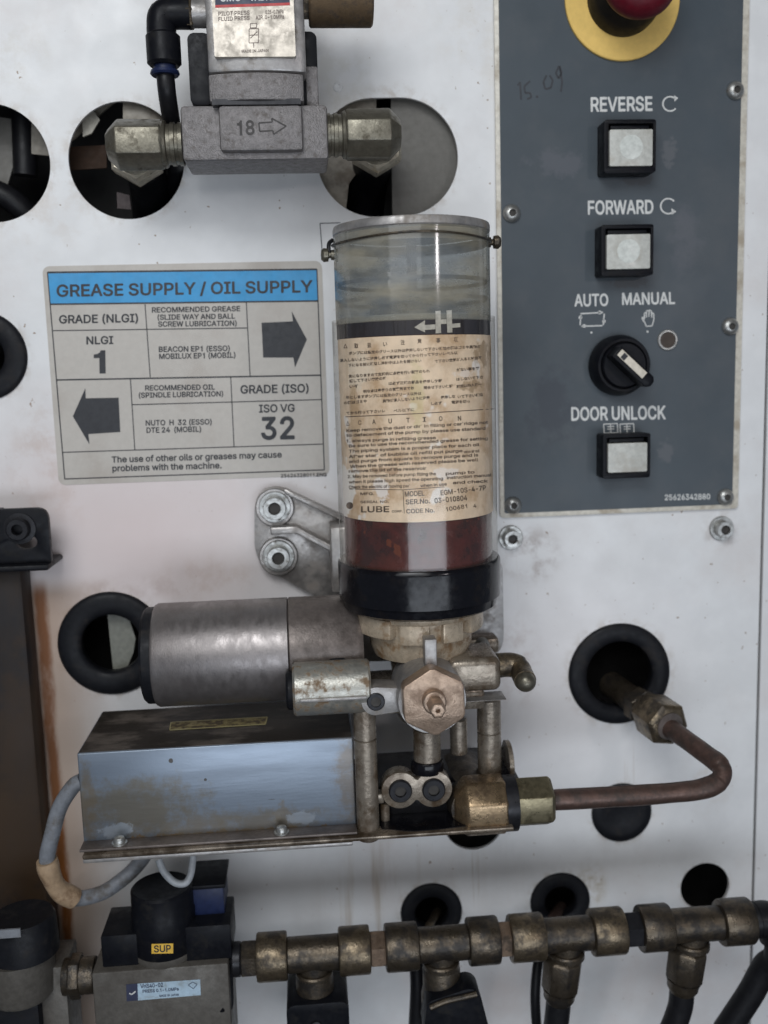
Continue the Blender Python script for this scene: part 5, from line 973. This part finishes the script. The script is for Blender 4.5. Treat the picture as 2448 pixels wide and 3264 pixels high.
# terminal box on the base plate
tz = (P(245,2408,84).z + P(1125,2345,84).z)/2; bx0, bx1 = (P(245,2408,84).x+P(268,2700,84).x)/2, P(1126,2350,84).x
F84 = lambda x, y: P(x, y, 84)
stain_and_glare(M['boxmetal'], [(F84(430,2575), (0.046,0.05,0.020), (0.17,0.148,0.11), 0.85, 130, 0.36, 0.72), (F84(280,2560), (0.006,0.05,0.03), (0.19,0.155,0.11), 0.8, 160, 0.36, 0.72),
    (F84(1110,2480), (0.010,0.05,0.035), (0.18,0.155,0.13), 0.8, 160, 0.36, 0.72), (F84(700,2665), (0.075,0.05,0.0042), (0.22,0.14,0.06), 0.9, 220, 0.40, 0.56),
    (F84(760,2625), (0.06,0.05,0.010), (0.19,0.165,0.125), 0.75, 150, 0.36, 0.72), (F84(900,2600), (0.009,0.05,0.010), (0.20,0.17,0.13), 0.7, 200, 0.46, 0.62),
    (F84(370,2650), (0.012,0.05,0.006), (0.34,0.38,0.43), 0.8, 180, 0.48, 0.6), (F84(960,2610), (0.012,0.05,0.005), (0.34,0.38,0.43), 0.7, 180, 0.48, 0.6),
    (F84(545,2425), (0.0012,0.05,0.0012), (0.05,0.04,0.03), 0.9, 300, 0.42, 0.5), (F84(655,2485), (0.0008,0.05,0.0008), (0.05,0.04,0.03), 0.9, 300, 0.42, 0.5)], pump)
mb = MB(); mb.span((bx0,-0.084,zp+0.0002),(bx1,-0.030,tz)); tb = part('terminal_box', mb, M['boxmetal'], pump, bevel=0.0008, seg=3)
mb = MB(); mb.span((bx0+0.0008,-0.0832,tz-0.0001),(bx1-0.0008,-0.0308,tz+0.0002)); part('lid_surface', mb, M['boxtop'], tb)
mb = MB(); mb.span((bx0,-0.0925,zp+0.0002),(bx1,-0.084,zp+0.0014)); part('flange', mb, M['motor_dark'], tb, bevel=0.0003)
mb = MB()
def topmap(px, py):
    d = ray(px,py); t = (tz+0.0003-CAM.z)/d.z; return CAM+d*t
mb.poly([(545,2302),(852,2285),(846,2308),(541,2327)], topmap); stk = part('foil_sticker', mb, M['olive'], tb)
mb = MB()
def topmap2(px, py):
    d = ray(px,py); t = (tz+0.0004-CAM.z)/d.z; return CAM+d*t
mb.line((541,2327),(846,2308),3,topmap2); mb.line((545,2302),(852,2285),2,topmap2); mb.line((545,2302),(541,2327),3,topmap2); mb.line((852,2285),(846,2308),3,topmap2)
part('sticker_border', mb, mat('pale olive rim', (0.36,0.31,0.13), 0.45), stk)
for px, py in ((382,2698),(898,2655)):
    q = P(px, py, 88.5); c = V(q.x,-0.0885,zp+0.0013); mb = MB(); mb.lathe(c, Z, [(0,0.0034),(0.0008,0.0034),(0.0009,0.0026),(0.0018,0.0026),(0.0030,0.0021),(0.0035,0.0010),(0.0036,0.0001)], 24); part('box_screw', mb, M['steel'], tb)
# motor
mz = (P(478,2084,DX-8).z+P(1000,2066,DX-8).z)/2; s = S(700,2080,57); mr = 163*s; m0, m1, m2 = P(497,2084,57).x, P(921,2070,57).x, P(1150,2065,57).x
C0 = lambda x: V(x,-0.057,mz)
mb = MB(); mb.lathe(C0(m0), X, [(0,mr-0.0022),(0.0008,mr-0.0006),(0.002,mr),(m1-m0,mr)], 72); mo = part('motor', mb, M['motor'], pump)
mb = MB(); mb.lathe(C0(m0-0.0045), X, [(0,mr*0.88),(0.0012,mr*0.93),(0.0060,mr*0.94)], 60); part('end_cap', mb, M['rubber'], mo)
mb = MB(); mb.lathe(C0(m1+0.0003), X, [(0,mr-0.0006),(0.0006,mr),(m2-m1-0.003,mr*1.0),(m2-m1,mr*0.93)], 72); part('gear_housing', mb, M['motor_dark'], mo)
q = P(1075,2100,80); mb = MB(); mb.lathe(V(q.x,-0.076,q.z-0.004), Z, [(0,0.0068),(0.003,0.0068),(0.0045,0.0055),(0.005,0.001)], 28); part('rubber_cap', mb, M['rubber'], mo)
# mounting bracket
br_ = [(811,1612),(826,1568),(862,1553),(900,1554),(932,1572),(1090,1645),(1120,1650),(1120,1890),(1012,1904),(872,1826),(829,1798),(811,1745)]
mb = MB(); mb.plate(rounded(pl(br_,6), [0.004,0.004,0.003,0.003,0.003,0,0,0,0.002,0.003,0.004,0.004]), [], 0.0004, 0.006); mbk = part('mounting_bracket', mb, M['bracket'], pump, bevel=0.0008)
for bx_, by_ in ((876,1616),(888,1772)):
    c = P(bx_,by_,6); mb = MB(); mb.cyl(V(c.x,-0.0055,c.z), V(c.x,-0.0082,c.z), 62*S(bx_,by_,6), ch=0.0006, n=48); part('boss', mb, M['bracket'], mbk)
mb = MB(); rings = []
for x, y in ((905,1560),(940,1577),(1120,1660)):
    a = P(x,y-4,12); b = P(x,y+14,12); rings.append([V(a.x,-0.004,a.z),V(a.x,-0.0125,a.z),V(b.x,-0.0125,b.z),V(b.x,-0.004,b.z)])
mb.loft(rings); part('bracket_rib', mb, M['bracket'], mbk, bevel=0.0008)
mb = MB()
rp = [(862,1692),(945,1688),(1120,1782)]; rings = []
for x, y in rp:
    a = P(x,y-11,16); b = P(x,y+13,16); rings.append([V(a.x,-0.004,a.z),V(a.x,-0.017,a.z),V(b.x,-0.017,b.z),V(b.x,-0.004,b.z)])
mb.loft(rings); part('bracket_rib', mb, M['bracket'], mbk, bevel=0.0008)
mb = MB(); mb.span(P(1060,1890,30), P(1250,1650,5)); part('bracket_arm', mb, M['bracket'], mbk, bevel=0.001)
cap_screw(876,1616,8.2,'', name='bracket_screw', rpx=36, wr=1.4, hgt=0.007, parent=mbk)
cap_screw(888,1772,8.2,'', name='bracket_screw', rpx=36, wr=1.4, hgt=0.007, parent=mbk)

# ------------------------------------------------------------------ brass outlet elbow, nuts, copper pipe
oe = P(1520,2562,82); s = S(1520,2562,82); zc = P(1600,2560,80).z; r = 90*s
bo = thing('outlet_elbow', 'chunky brass elbow at the pump outlet beside the two black screws', 'pipe fitting', V(oe.x,-0.078,zc))
x0, x1 = P(1478,2560,80).x, P(1606,2560,80).x; cc = V(0,-0.080,zc)
mb = MB(); mb.lathe(V(x0-0.006,-0.080,zc), X, [(0.001,r*0.55),(0.0062,r*1.06),(x1-x0+0.006,r*1.06)], 8, phase=PI/8); part('body', mb, M['brass_elbow'], bo, bevel=0.0013, seg=3)
mb = MB(); mb.lathe(V(x0+0.004,-0.080,zc), Y, [(-0.004,r*0.8),(0.012,r*0.95),(0.036,r*0.95)], 24); part('rear_arm', mb, M['brass_dark'], bo)
x2 = P(1634,2558,80).x; mb = MB(); mb.cyl(V(x1-0.0005,-0.080,zc), V(x2+0.001,-0.080,zc), r*0.98); part('thread', mb, M['steel_dark'], bo)
pp = thing('copper_pipe', 'bent copper pipe from the pump outlet to the large grommet with nuts at both ends', 'pipe', V(P(1760,2560,80).x,-0.080,zc))
x3 = P(1758,2555,80).x; rn = 82*s
mb = MB(); mb.lathe(V(x2-0.0006,-0.080,zc), X, [(0,rn*0.88),(0.0015,rn),(x3-x2-0.0012,rn),(x3-x2+0.0003,rn*0.86),(x3-x2+0.001,rn*0.5)], 6, phase=math.radians(30)); part('outlet_nut', mb, M['brass_nut'], pp, bevel=0.0004)
rp = 33*s
p_in = P(2020,2222,12); p_a = P(2120,2310,38)
a0 = V(x3-0.002,-0.080,zc)
pts = [a0, V(P(2000,2540,80).x,-0.080,P(2000,2537,80).z), P(2160,2525,80), P(2236,2515,80), P(2284,2496,79), P(2303,2467,77), P(2292,2437,73), P(2258,2410,67), P(2190,2360,55), P(2120,2310,40), P(2075,2270,28)]
mb = MB(); mb.tube(pts, lambda t: rp*(1.0+0.018*math.sin(23*t)+0.012*math.sin(61*t)-(0.06 if 0.42 < t < 0.58 else 0)), 24, 8); part('tube', mb, M['pipe'], pp)
d = (P(1960,2190,-10)-P(2140,2318,44)).normalized(); q = P(2136,2315,44)
mb = MB(); L = (P(2070,2262,26)-q).length; R_ = 74*S(2110,2295,36); mb.lathe(q, d, [(0,rp*1.3),(0.0006,R_*0.86),(0.002,R_),(L-0.001,R_),(L,R_*0.88)], 6, phase=0.2); gnut = part('grommet_nut', mb, M['brass'], pp, bevel=0.0005)
mb = MB(); mb.cyl(q-d*0.0004, q+d*0.0003, rp*1.5, n=28); part('nut_recess', mb, M['motor_dark'], gnut)
q2 = q+d*L; mb = MB(); mb.cyl(q2-d*0.001, q2+d*0.004, R_*0.72, n=28); mb.hex(q2+d*0.0035, q2+d*0.012, R_*0.82, phase=0.5); mb.cyl(q2+d*0.011, q2+d*0.040, R_*0.6, n=24); part('union', mb, M['brass_dark'], pp)
# thin round edge plate at the base right
c = P(1612,2430,60); mb = MB(); mb.lathe(V(c.x,-0.060,c.z), X, [(0,0.0105),(0.002,0.0105),(0.0023,0.010),(0.0023,0.001)], 32); part('side_disc', mb, M['greasy'], pump)

# ------------------------------------------------------------------ cables
gc = thing('grey_cable', 'thick grey cable looping from the metal box, wrapped in tan tape', 'cable', P(245,2490,60))
r = 25*S(180,2620,58)
pts = [P(262,2488,58),P(232,2508,58),P(190,2575,58),P(166,2660,58),P(150,2740,57),P(170,2810,55),P(225,2862,50),P(320,2848,42),P(400,2795,36),P(452,2740,34),P(470,2700,34)]
mb = MB(); mb.tube(pts, r, 22); part('sheath', mb, M['cable'], gc)
mb = MB(); mb.tube([P(149,2742,57),P(160,2785,56),P(188,2836,53),P(236,2864,49)], lambda t: r*(1.32+0.10*math.sin(9*t)), 22); part('tape_wrap', mb, M['tape'], gc)
mb = MB(); mb.tube([P(505,2740,58),P(522,2778,60),P(556,2812,62),P(590,2815,62),P(608,2785,60),P(616,2725,56)], 11.5*S(560,2800,60), 14)
tag(part('wire_loop', mb, M['cable_light'], base=P(505,2740,58)), 'pale grey wire hanging in a small loop under the metal box', 'wire')

# ------------------------------------------------------------------ dark bracket and cover at the left
dc = thing('dark_cover', 'dark oily sheet metal cover at the lower left edge', 'cover', P(60,3264,18))
e0, e1 = P(84,1820,18), P(150,3000,18); xe = (e0.x+e1.x)/2
stain_and_glare(M['darkplate'], [(P(60,2700,18), (0.05,0.05,0.06), (0.045,0.026,0.013), 0.8, 40, 0.40, 0.66), (P(90,2450,18), (0.02,0.05,0.10), (0.04,0.023,0.012), 0.6, 60, 0.44, 0.66)], dc)
mb = MB(); mb.span((xl,-0.018,zb+0.02),(xe,-0.0005,P(60,1800,18).z)); part('sheet', mb, M['darkplate'], dc, bevel=0.003)
bk = thing('black_bracket', 'black bracket with a bolt and a slotted hole at the left edge', 'bracket', P(60,1820,22))
a, b = P(-220,1828,24), P(150,1618,24); h0 = P(84,1728,24); s = S(84,1728,24)
ho = [(h0.x+34*s*math.cos(2*PI*k/32), h0.z+24*s*math.sin(2*PI*k/32)) for k in range(32)]
zcut = P(60,1795,24).z
mb = MB(); mb.plate(rounded([(a.x,zcut),(b.x,zcut),(b.x,b.z),(a.x,b.z)], [0,0,0.006,0.001]), [ho], 0.0205, 0.0240); part('plate', mb, M['plastic'], bk, bevel=0.0006)
mb = MB(); mb.span((a.x,-0.030,a.z),(b.x,-0.0008,zcut-0.0002)); part('ledge', mb, M['plastic'], bk, bevel=0.0012)
c = P(64,1684,24); s = S(64,1684,24); mb = MB(); mb.lathe(V(c.x,-0.024,c.z), OUT, [(-0.0002,50*s),(0.001,50*s),(0.0012,36*s),(0.005,35*s),(0.0055,32*s),(0.0055,18*s),(0.003,17*s)], 36, caps=(True,False)); part('bolt', mb, M['steel_dark'], bk)
mb = MB(); mb.span((a.x,-0.0006,zcut),(P(20,1700,0).x,-0.020,b.z-0.002)); part('web', mb, M['plastic'], bk)

# ------------------------------------------------------------------ pressure relief valve, filter and manifold at the bottom
D = 62
rv = thing('supply_valve', 'shut-off valve with black knob tagged SUP on a grey block', 'valve', P(515,3250,D))
a, b = P(303,3262,72), P(727,3070,72)
mb = MB(); mb.span((a.x,-0.072,P(515,3420,72).z),(b.x,-0.040,b.z)); vb = part('body', mb, M['bodygrey'], rv, bevel=0.0012)
kc = P(524,2960,58); s = S(524,2960,58); kr = 100*s; zt_, zb_ = P(524,2822,58).z, P(524,3012,58).z
mb = MB(); mb.lathe(V(kc.x,-0.058,zb_), Z, [(0,kr*0.97),(0.0008,kr),(zt_-zb_-0.011,kr),(zt_-zb_-0.010,kr*0.97),(zt_-zb_-0.001,kr*0.965),(zt_-zb_,kr*0.90),(zt_-zb_-0.001,kr*0.6),(zt_-zb_-0.001,0.001)], 64); kn = part('knob', mb, M['plastic'], rv)
mb = MB(); z_r = P(524,3062,58).z; mb.lathe(V(kc.x,-0.058,z_r-0.002), Z, [(0,kr*0.62),(0.002,kr*0.75),(zb_-z_r,kr*1.0),(zb_-z_r+0.0025,kr*1.0)], 48); part('knob_ring', mb, M['bodygrey'], rv)
def cyl58(px, py):
    d = ray(px,py); r_ = kr+0.00015; ox, oy = CAM.x-kc.x, CAM.y+0.058
    A_ = d.x*d.x+d.y*d.y; B_ = ox*d.x+oy*d.y; C2 = ox*ox+oy*oy-r_*r_; return CAM+d*((-B_-math.sqrt(max(B_*B_-A_*C2,0)))/A_)
def cyl58b(px, py): q = cyl58(px,py); return q+(q-V(kc.x,-0.058,q.z)).normalized()*0.0001
mb = MB()
for k in range(8):
    x_ = 483+69*k/8; mb.poly([(x_,3009-k*0.2),(x_+8.7,3008.8-k*0.2),(x_+8.7,3040-k*0.2),(x_,3040.2-k*0.2)], cyl58)
tg = part('tag', mb, M['sup'], kn, label='yellow SUP tag'); mb = MB(); mb.text('SUP', (491,3035), (545,3033), 22, cyl58b, 0.02); part('lettering', mb, M['print_black'], tg, weld=False)
zb2 = b.z
for xa_, xc_, yt in ((322,440,2966),(590,738,2936)):
    zc_ = P((xa_+xc_)/2,yt,64).z; mb = MB(); mb.span((P(xa_,3000,67).x,-0.068,zb2-0.0005),(P(xc_,3000,67).x,-0.042,zc_)); part('side_cover', mb, M['plastic'], rv, bevel=0.001)
zq2 = P(660,2832,58).z
mb = MB(); mb.span((P(610,2900,58).x,-0.058,zc_-0.001),(P(716,2900,58).x,-0.036,zq2)); cn = part('connector', mb, M['blue_plastic'], rv, bevel=0.0008)
mb = MB(); mb.span((P(602,2834,59).x,-0.0592,zq2+0.0001),(P(719,2834,59).x,-0.034,zq2+0.0022)); part('connector_lid', mb, M['plastic'], cn, bevel=0.0006)
mp72, mp72b, mp72c = flat(72.15), flat(72.25), flat(72.35)
mb = MB(); mb.poly([(402,3138),(638,3122),(640,3172),(404,3192)], mp72); nl = part('name_label', mb, M['bluelabel'], rv)
mb = MB(); mb.poly([(402,3138),(438,3135),(440,3189),(404,3192)], mp72b); part('label_badge', mb, M['print_navy'], nl)
mb = MB(); mb.text('VHS40-02', (448,3150), (520,3145), 13, mp72b, 0.02); mb.text('PRESS 0.1-1.0MPa', (455,3165), (570,3157), 10, mp72b, 0.02); mb.text('MADE IN JAPAN', (508,3178), (570,3174), 7, mp72b, 0.01)
mb.path([(600,3140),(614,3130),(628,3138),(616,3152),(600,3140)], 2, mp72b); part('lettering', mb, M['print_navy'], nl, weld=False)
mb = MB(); mb.path([(412,3166),(420,3170),(432,3160)], 4, mp72c); part('badge_mark', mb, M['print_white'], nl, weld=False)
mb = MB(); mb.tube([P(733,3060,66),P(736,3150,66),P(734,3212,68),P(705,3218,72)], 0.0012, 10, 3); part('guard_wire', mb, M['plastic'], rv)
q = P(250,3110,58); mb = MB(); mb.cyl(V(P(205,3110,58).x,-0.058,q.z), V(P(306,3110,58).x,-0.058,q.z), 0.0085); mb.hex(V(P(225,3110,58).x,-0.058,q.z), V(P(262,3110,58).x,-0.058,q.z), 0.0105); part('inlet_nipple', mb, M['brass_dark'], rv, bevel=0.0004)
# filter bowl left of it
fb = thing('air_filter', 'black capped grey filter housing at the lower left corner', 'filter', P(80,3264,D))
kc2 = P(78,2990,58); s = S(78,2990,58); r = 100*s; z1_, z0_ = P(78,2915,58).z, P(78,3030,58).z
mb = MB(); mb.lathe(V(kc2.x,-0.058,z0_), Z, [(0,r*1.05),(z1_-z0_-0.002,r*1.0),(z1_-z0_,r*0.92),(z1_-z0_-0.001,0.001)], 48); part('cap', mb, M['rubber'], fb)
mb = MB(); zq = P(60,3165,58).z; mb.lathe(V(kc2.x-0.003,-0.058,zq), Z, [(0,r*0.95),(0.002,r*1.02),(z0_-zq,r*1.10)], 48); part('collar', mb, M['bodygrey'], fb)
mb = MB(); mb.span((P(-120,3165,66).x,-0.066,zb+0.03),(P(118,3165,66).x,-0.036,zq)); part('lower_body', mb, M['plastic'], fb, bevel=0.001)
mb = MB(); mb.span((P(118,3165,64).x,-0.060,zb+0.03),(P(206,3165,64).x,-0.036,P(160,3085,60).z)); part('end_block', mb, M['bodygrey'], fb, bevel=0.001)
mb = MB(); mb.span(P(150,3085,52), P(246,2996,34)); part('clamp', mb, M['plastic'], fb, bevel=0.001)
mb = MB(); mp_ = lambda px, py: P(px,py,58)
mb = MB(); mb.box(P(30,2975,78), 0.010, 0.001, 0.004); part('cap_window', mb, M['cable'], fb)

# manifold: tees with collars joined by nipples on one axis
A0, A1 = P(741,3076,D), P(2448,2912,D); zmid = (A0.z+A1.z)/2
def mx(px): 
    t = (px-741)/(2448-741); return P(px, 3076-164*t, D).x
def mzz(px):
    t = (px-741)/(2448-741); return P(px, 3076-164*t, D).z
MZ = sum(mzz(p) for p in (800,1200,1600,2000,2400))/5
sD = S(1600,2990,D)
AXP = lambda px: V(mx(px), -D/1000, MZ)
def seg(mb, p0, p1, r, ch=0.0008, n=40): mb.cyl(AXP(p0), AXP(p1), r*sD, ch=ch, n=n)
tees = [(819,917,1080,1180,1000,'brass tee next to the SUP valve, its drop capped in black'),
        (1227,1332,1490,1588,1405,'brass tee whose drop carries a black valve handle'),
        (1623,1731,1883,1986,1805,'brass tee with a hose nut, directly under the second small grommet'),
        (2037,2134,2294,2391,2205,'brass tee with a hose nut at the right end of the manifold')]
for i, (a, b, c, d, xd, lb) in enumerate(tees):
    t = thing('pipe_tee', lb, 'pipe tee', AXP((b+c)/2), 'brass tees of the air manifold')
    mb = MB(); seg(mb, b-3, c+3, 54); q = AXP(xd); mb.cyl(q, q-Z*0.013, 46*sD, n=32); part('body', mb, M['brass_dark'], t)
    for p0, p1 in ((a,b),(c,d)):
        mb = MB(); mb.lathe(AXP(p0), X, [(0,62*sD),(0.0002,70*sD),(0.001,73*sD),((AXP(p1)-AXP(p0)).length-0.001,73*sD),((AXP(p1)-AXP(p0)).length-0.0002,70*sD),((AXP(p1)-AXP(p0)).length,55*sD)], 44); part('collar', mb, M['brass_dark'] if i % 2 else M['brass'], t)
    mb = MB(); mb.lathe(q-Z*0.0085, -Z, [(0,54*sD),(0.0008,58*sD),(0.003,58*sD),(0.004,52*sD)], 36); part('branch_collar', mb, M['brass_dark'], t)
for a, b, lb, mt, hx_ in ((741,772,'dark coupling between the SUP valve and the manifold','steel_dark',0),(770,822,'dark hex nipple joining the SUP valve to the first tee','brass_dark',1),(1178,1230,'coppery hex nipple between the first and second tee','nipple',1),(1586,1626,'coppery hex nipple between the second and third tee','nipple',1),(1984,2040,'blackened hex nipple between the third and fourth tee','steel_dark',1)):
    mb = MB()
    if hx_: mb.lathe(AXP(a), X, [(0,50*sD),(0.0006,58*sD),((AXP(b)-AXP(a)).length-0.0006,58*sD),((AXP(b)-AXP(a)).length,50*sD)], 6, phase=PI/6)
    else: seg(mb, a, b, 52)
    tag(part('pipe_nipple', mb, M[mt], base=AXP((a+b)/2)), lb, 'pipe nipple', 'nipples of the air manifold')
q = AXP(2391); mb = MB(); mb.lathe(AXP(2388), X, [(0,50*sD),(0.002,56*sD),(0.008,52*sD)], 32); mb.tube([AXP(2410),AXP(2440),AXP(2470)-Z*0.003,AXP(2482)-Z*0.012,AXP(2478)-Z*0.022,P(2440,3080,58),P(2390,3170,56),P(2310,3290,54)], lambda t: (58 if t < 0.45 else 42)*sD, 22, 6)
tag(part('hose', mb, M['hose'], base=AXP(2420)), 'black hose curving down from the right end of the manifold', 'hose', 'hoses below the manifold')
# drops
for xd, y0, y1, lean, lb in ((1795,3085,3225,-0.10,'nut'),(2195,3040,3180,-0.12,'nut')):
    top = AXP(xd)-Z*0.0115; dr = V(lean,0,-1).normalized(); L = 0.021
    t = thing('hose_nut', 'tarnished brass hose nut hanging under the %s tee' % ('third' if xd < 2000 else 'fourth'), 'hose fitting', top, 'hose nuts under the manifold')
    mb = MB(); mb.lathe(top, dr, [(0,54*sD),(0.0015,64*sD),(0.016,62*sD),(0.018,54*sD)], 8); part('hex', mb, M['brass_dark'], t, bevel=0.0006)
    mb = MB(); mb.lathe(top+dr*0.0175, dr, [(0,56*sD),(0.003,50*sD),(0.0045,50*sD),(0.0075,38*sD)], 28); part('taper', mb, M['brass_dark'], t)
    mb = MB(); e = top+dr*0.023
    mb.tube([e, e+dr*0.012, e+dr*0.030+X*(-0.005 if xd > 2000 else -0.001), e+dr*0.055+X*(-0.018 if xd > 2000 else -0.003)], 40*sD, 20); tag(part('hose', mb, M['hose'], base=e), 'black hose below the nut under the %s tee' % ('third' if xd < 2000 else 'fourth'), 'hose', 'hoses below the manifold')
# black valve under the first tee and handle under the second
q = AXP(1000)
bv = thing('branch_valve', 'black block valve under the tee next to the SUP valve', 'valve', q-Z*0.02)
mb = MB(); mb.lathe(q-Z*0.010, -Z, [(0,58*sD),(0.008,60*sD),(0.0095,52*sD)], 32); part('neck', mb, M['brass_dark'], bv)
w_ = 96*sD; zq = q.z-0.0185; mb = MB(); mb.plate(rrect(q.x-w_+0.001,zq-0.05,q.x+w_+0.001,zq,0.004), [], 0.046, 0.074); part('block', mb, M['plastic'], bv, bevel=0.0012)
mb = MB(); e = P(1005,3240,74); mb.lathe(V(q.x,-0.074,zq-0.011), OUT, [(-0.0005,0.0028),(0.0014,0.0026),(0.0018,0.0018)], 20); part('bolt', mb, M['steel_dark'], bv)
q = AXP(1405)
bh = thing('branch_valve', 'brass valve with a slanted black handle under the second tee', 'valve', q-Z*0.02)
mb = MB(); mb.lathe(q-Z*0.010, -Z, [(0,54*sD),(0.003,60*sD),(0.012,60*sD),(0.016,66*sD),(0.04,66*sD)], 32); part('neck', mb, M['brass_dark'], bh)
h0, h1 = P(1395,3200,74), P(1560,3280,74); rot = Matrix.Rotation(math.radians(18), 3, 'Y')
mb = MB(); mb.plate(rounded(pl([(1362,3195),(1500,3150),(1530,3165),(1565,3300),(1350,3300)],76), 0.003), [], 0.062, 0.076); part('handle', mb, M['plastic'], bh, bevel=0.002)
mb = MB(); mb.tube([P(1372,3212,77),P(1420,3192,77),P(1480,3178,77),P(1520,3168,77)], 0.0014, 10, 4); part('handle_rim', mb, M['brass_dark'], bh)
mb = MB(); mb.tube([P(1330,3080,40),P(1332,3160,42),P(1325,3300,44)], 26*sD, 18)
tag(part('hose', mb, M['hose'], base=P(1330,3080,40)), 'black hose running down behind the slanted handle', 'hose', 'hoses below the manifold')
mb = MB(); mb.tube([P(1725,3020,30),P(1712,3090,36),P(1706,3180,40),P(1712,3300,42)], 17*sD, 16)
tag(part('hose', mb, M['hose'], base=P(1712,3090,36)), 'thin black hose left of the nut under the third tee', 'hose', 'hoses below the manifold')
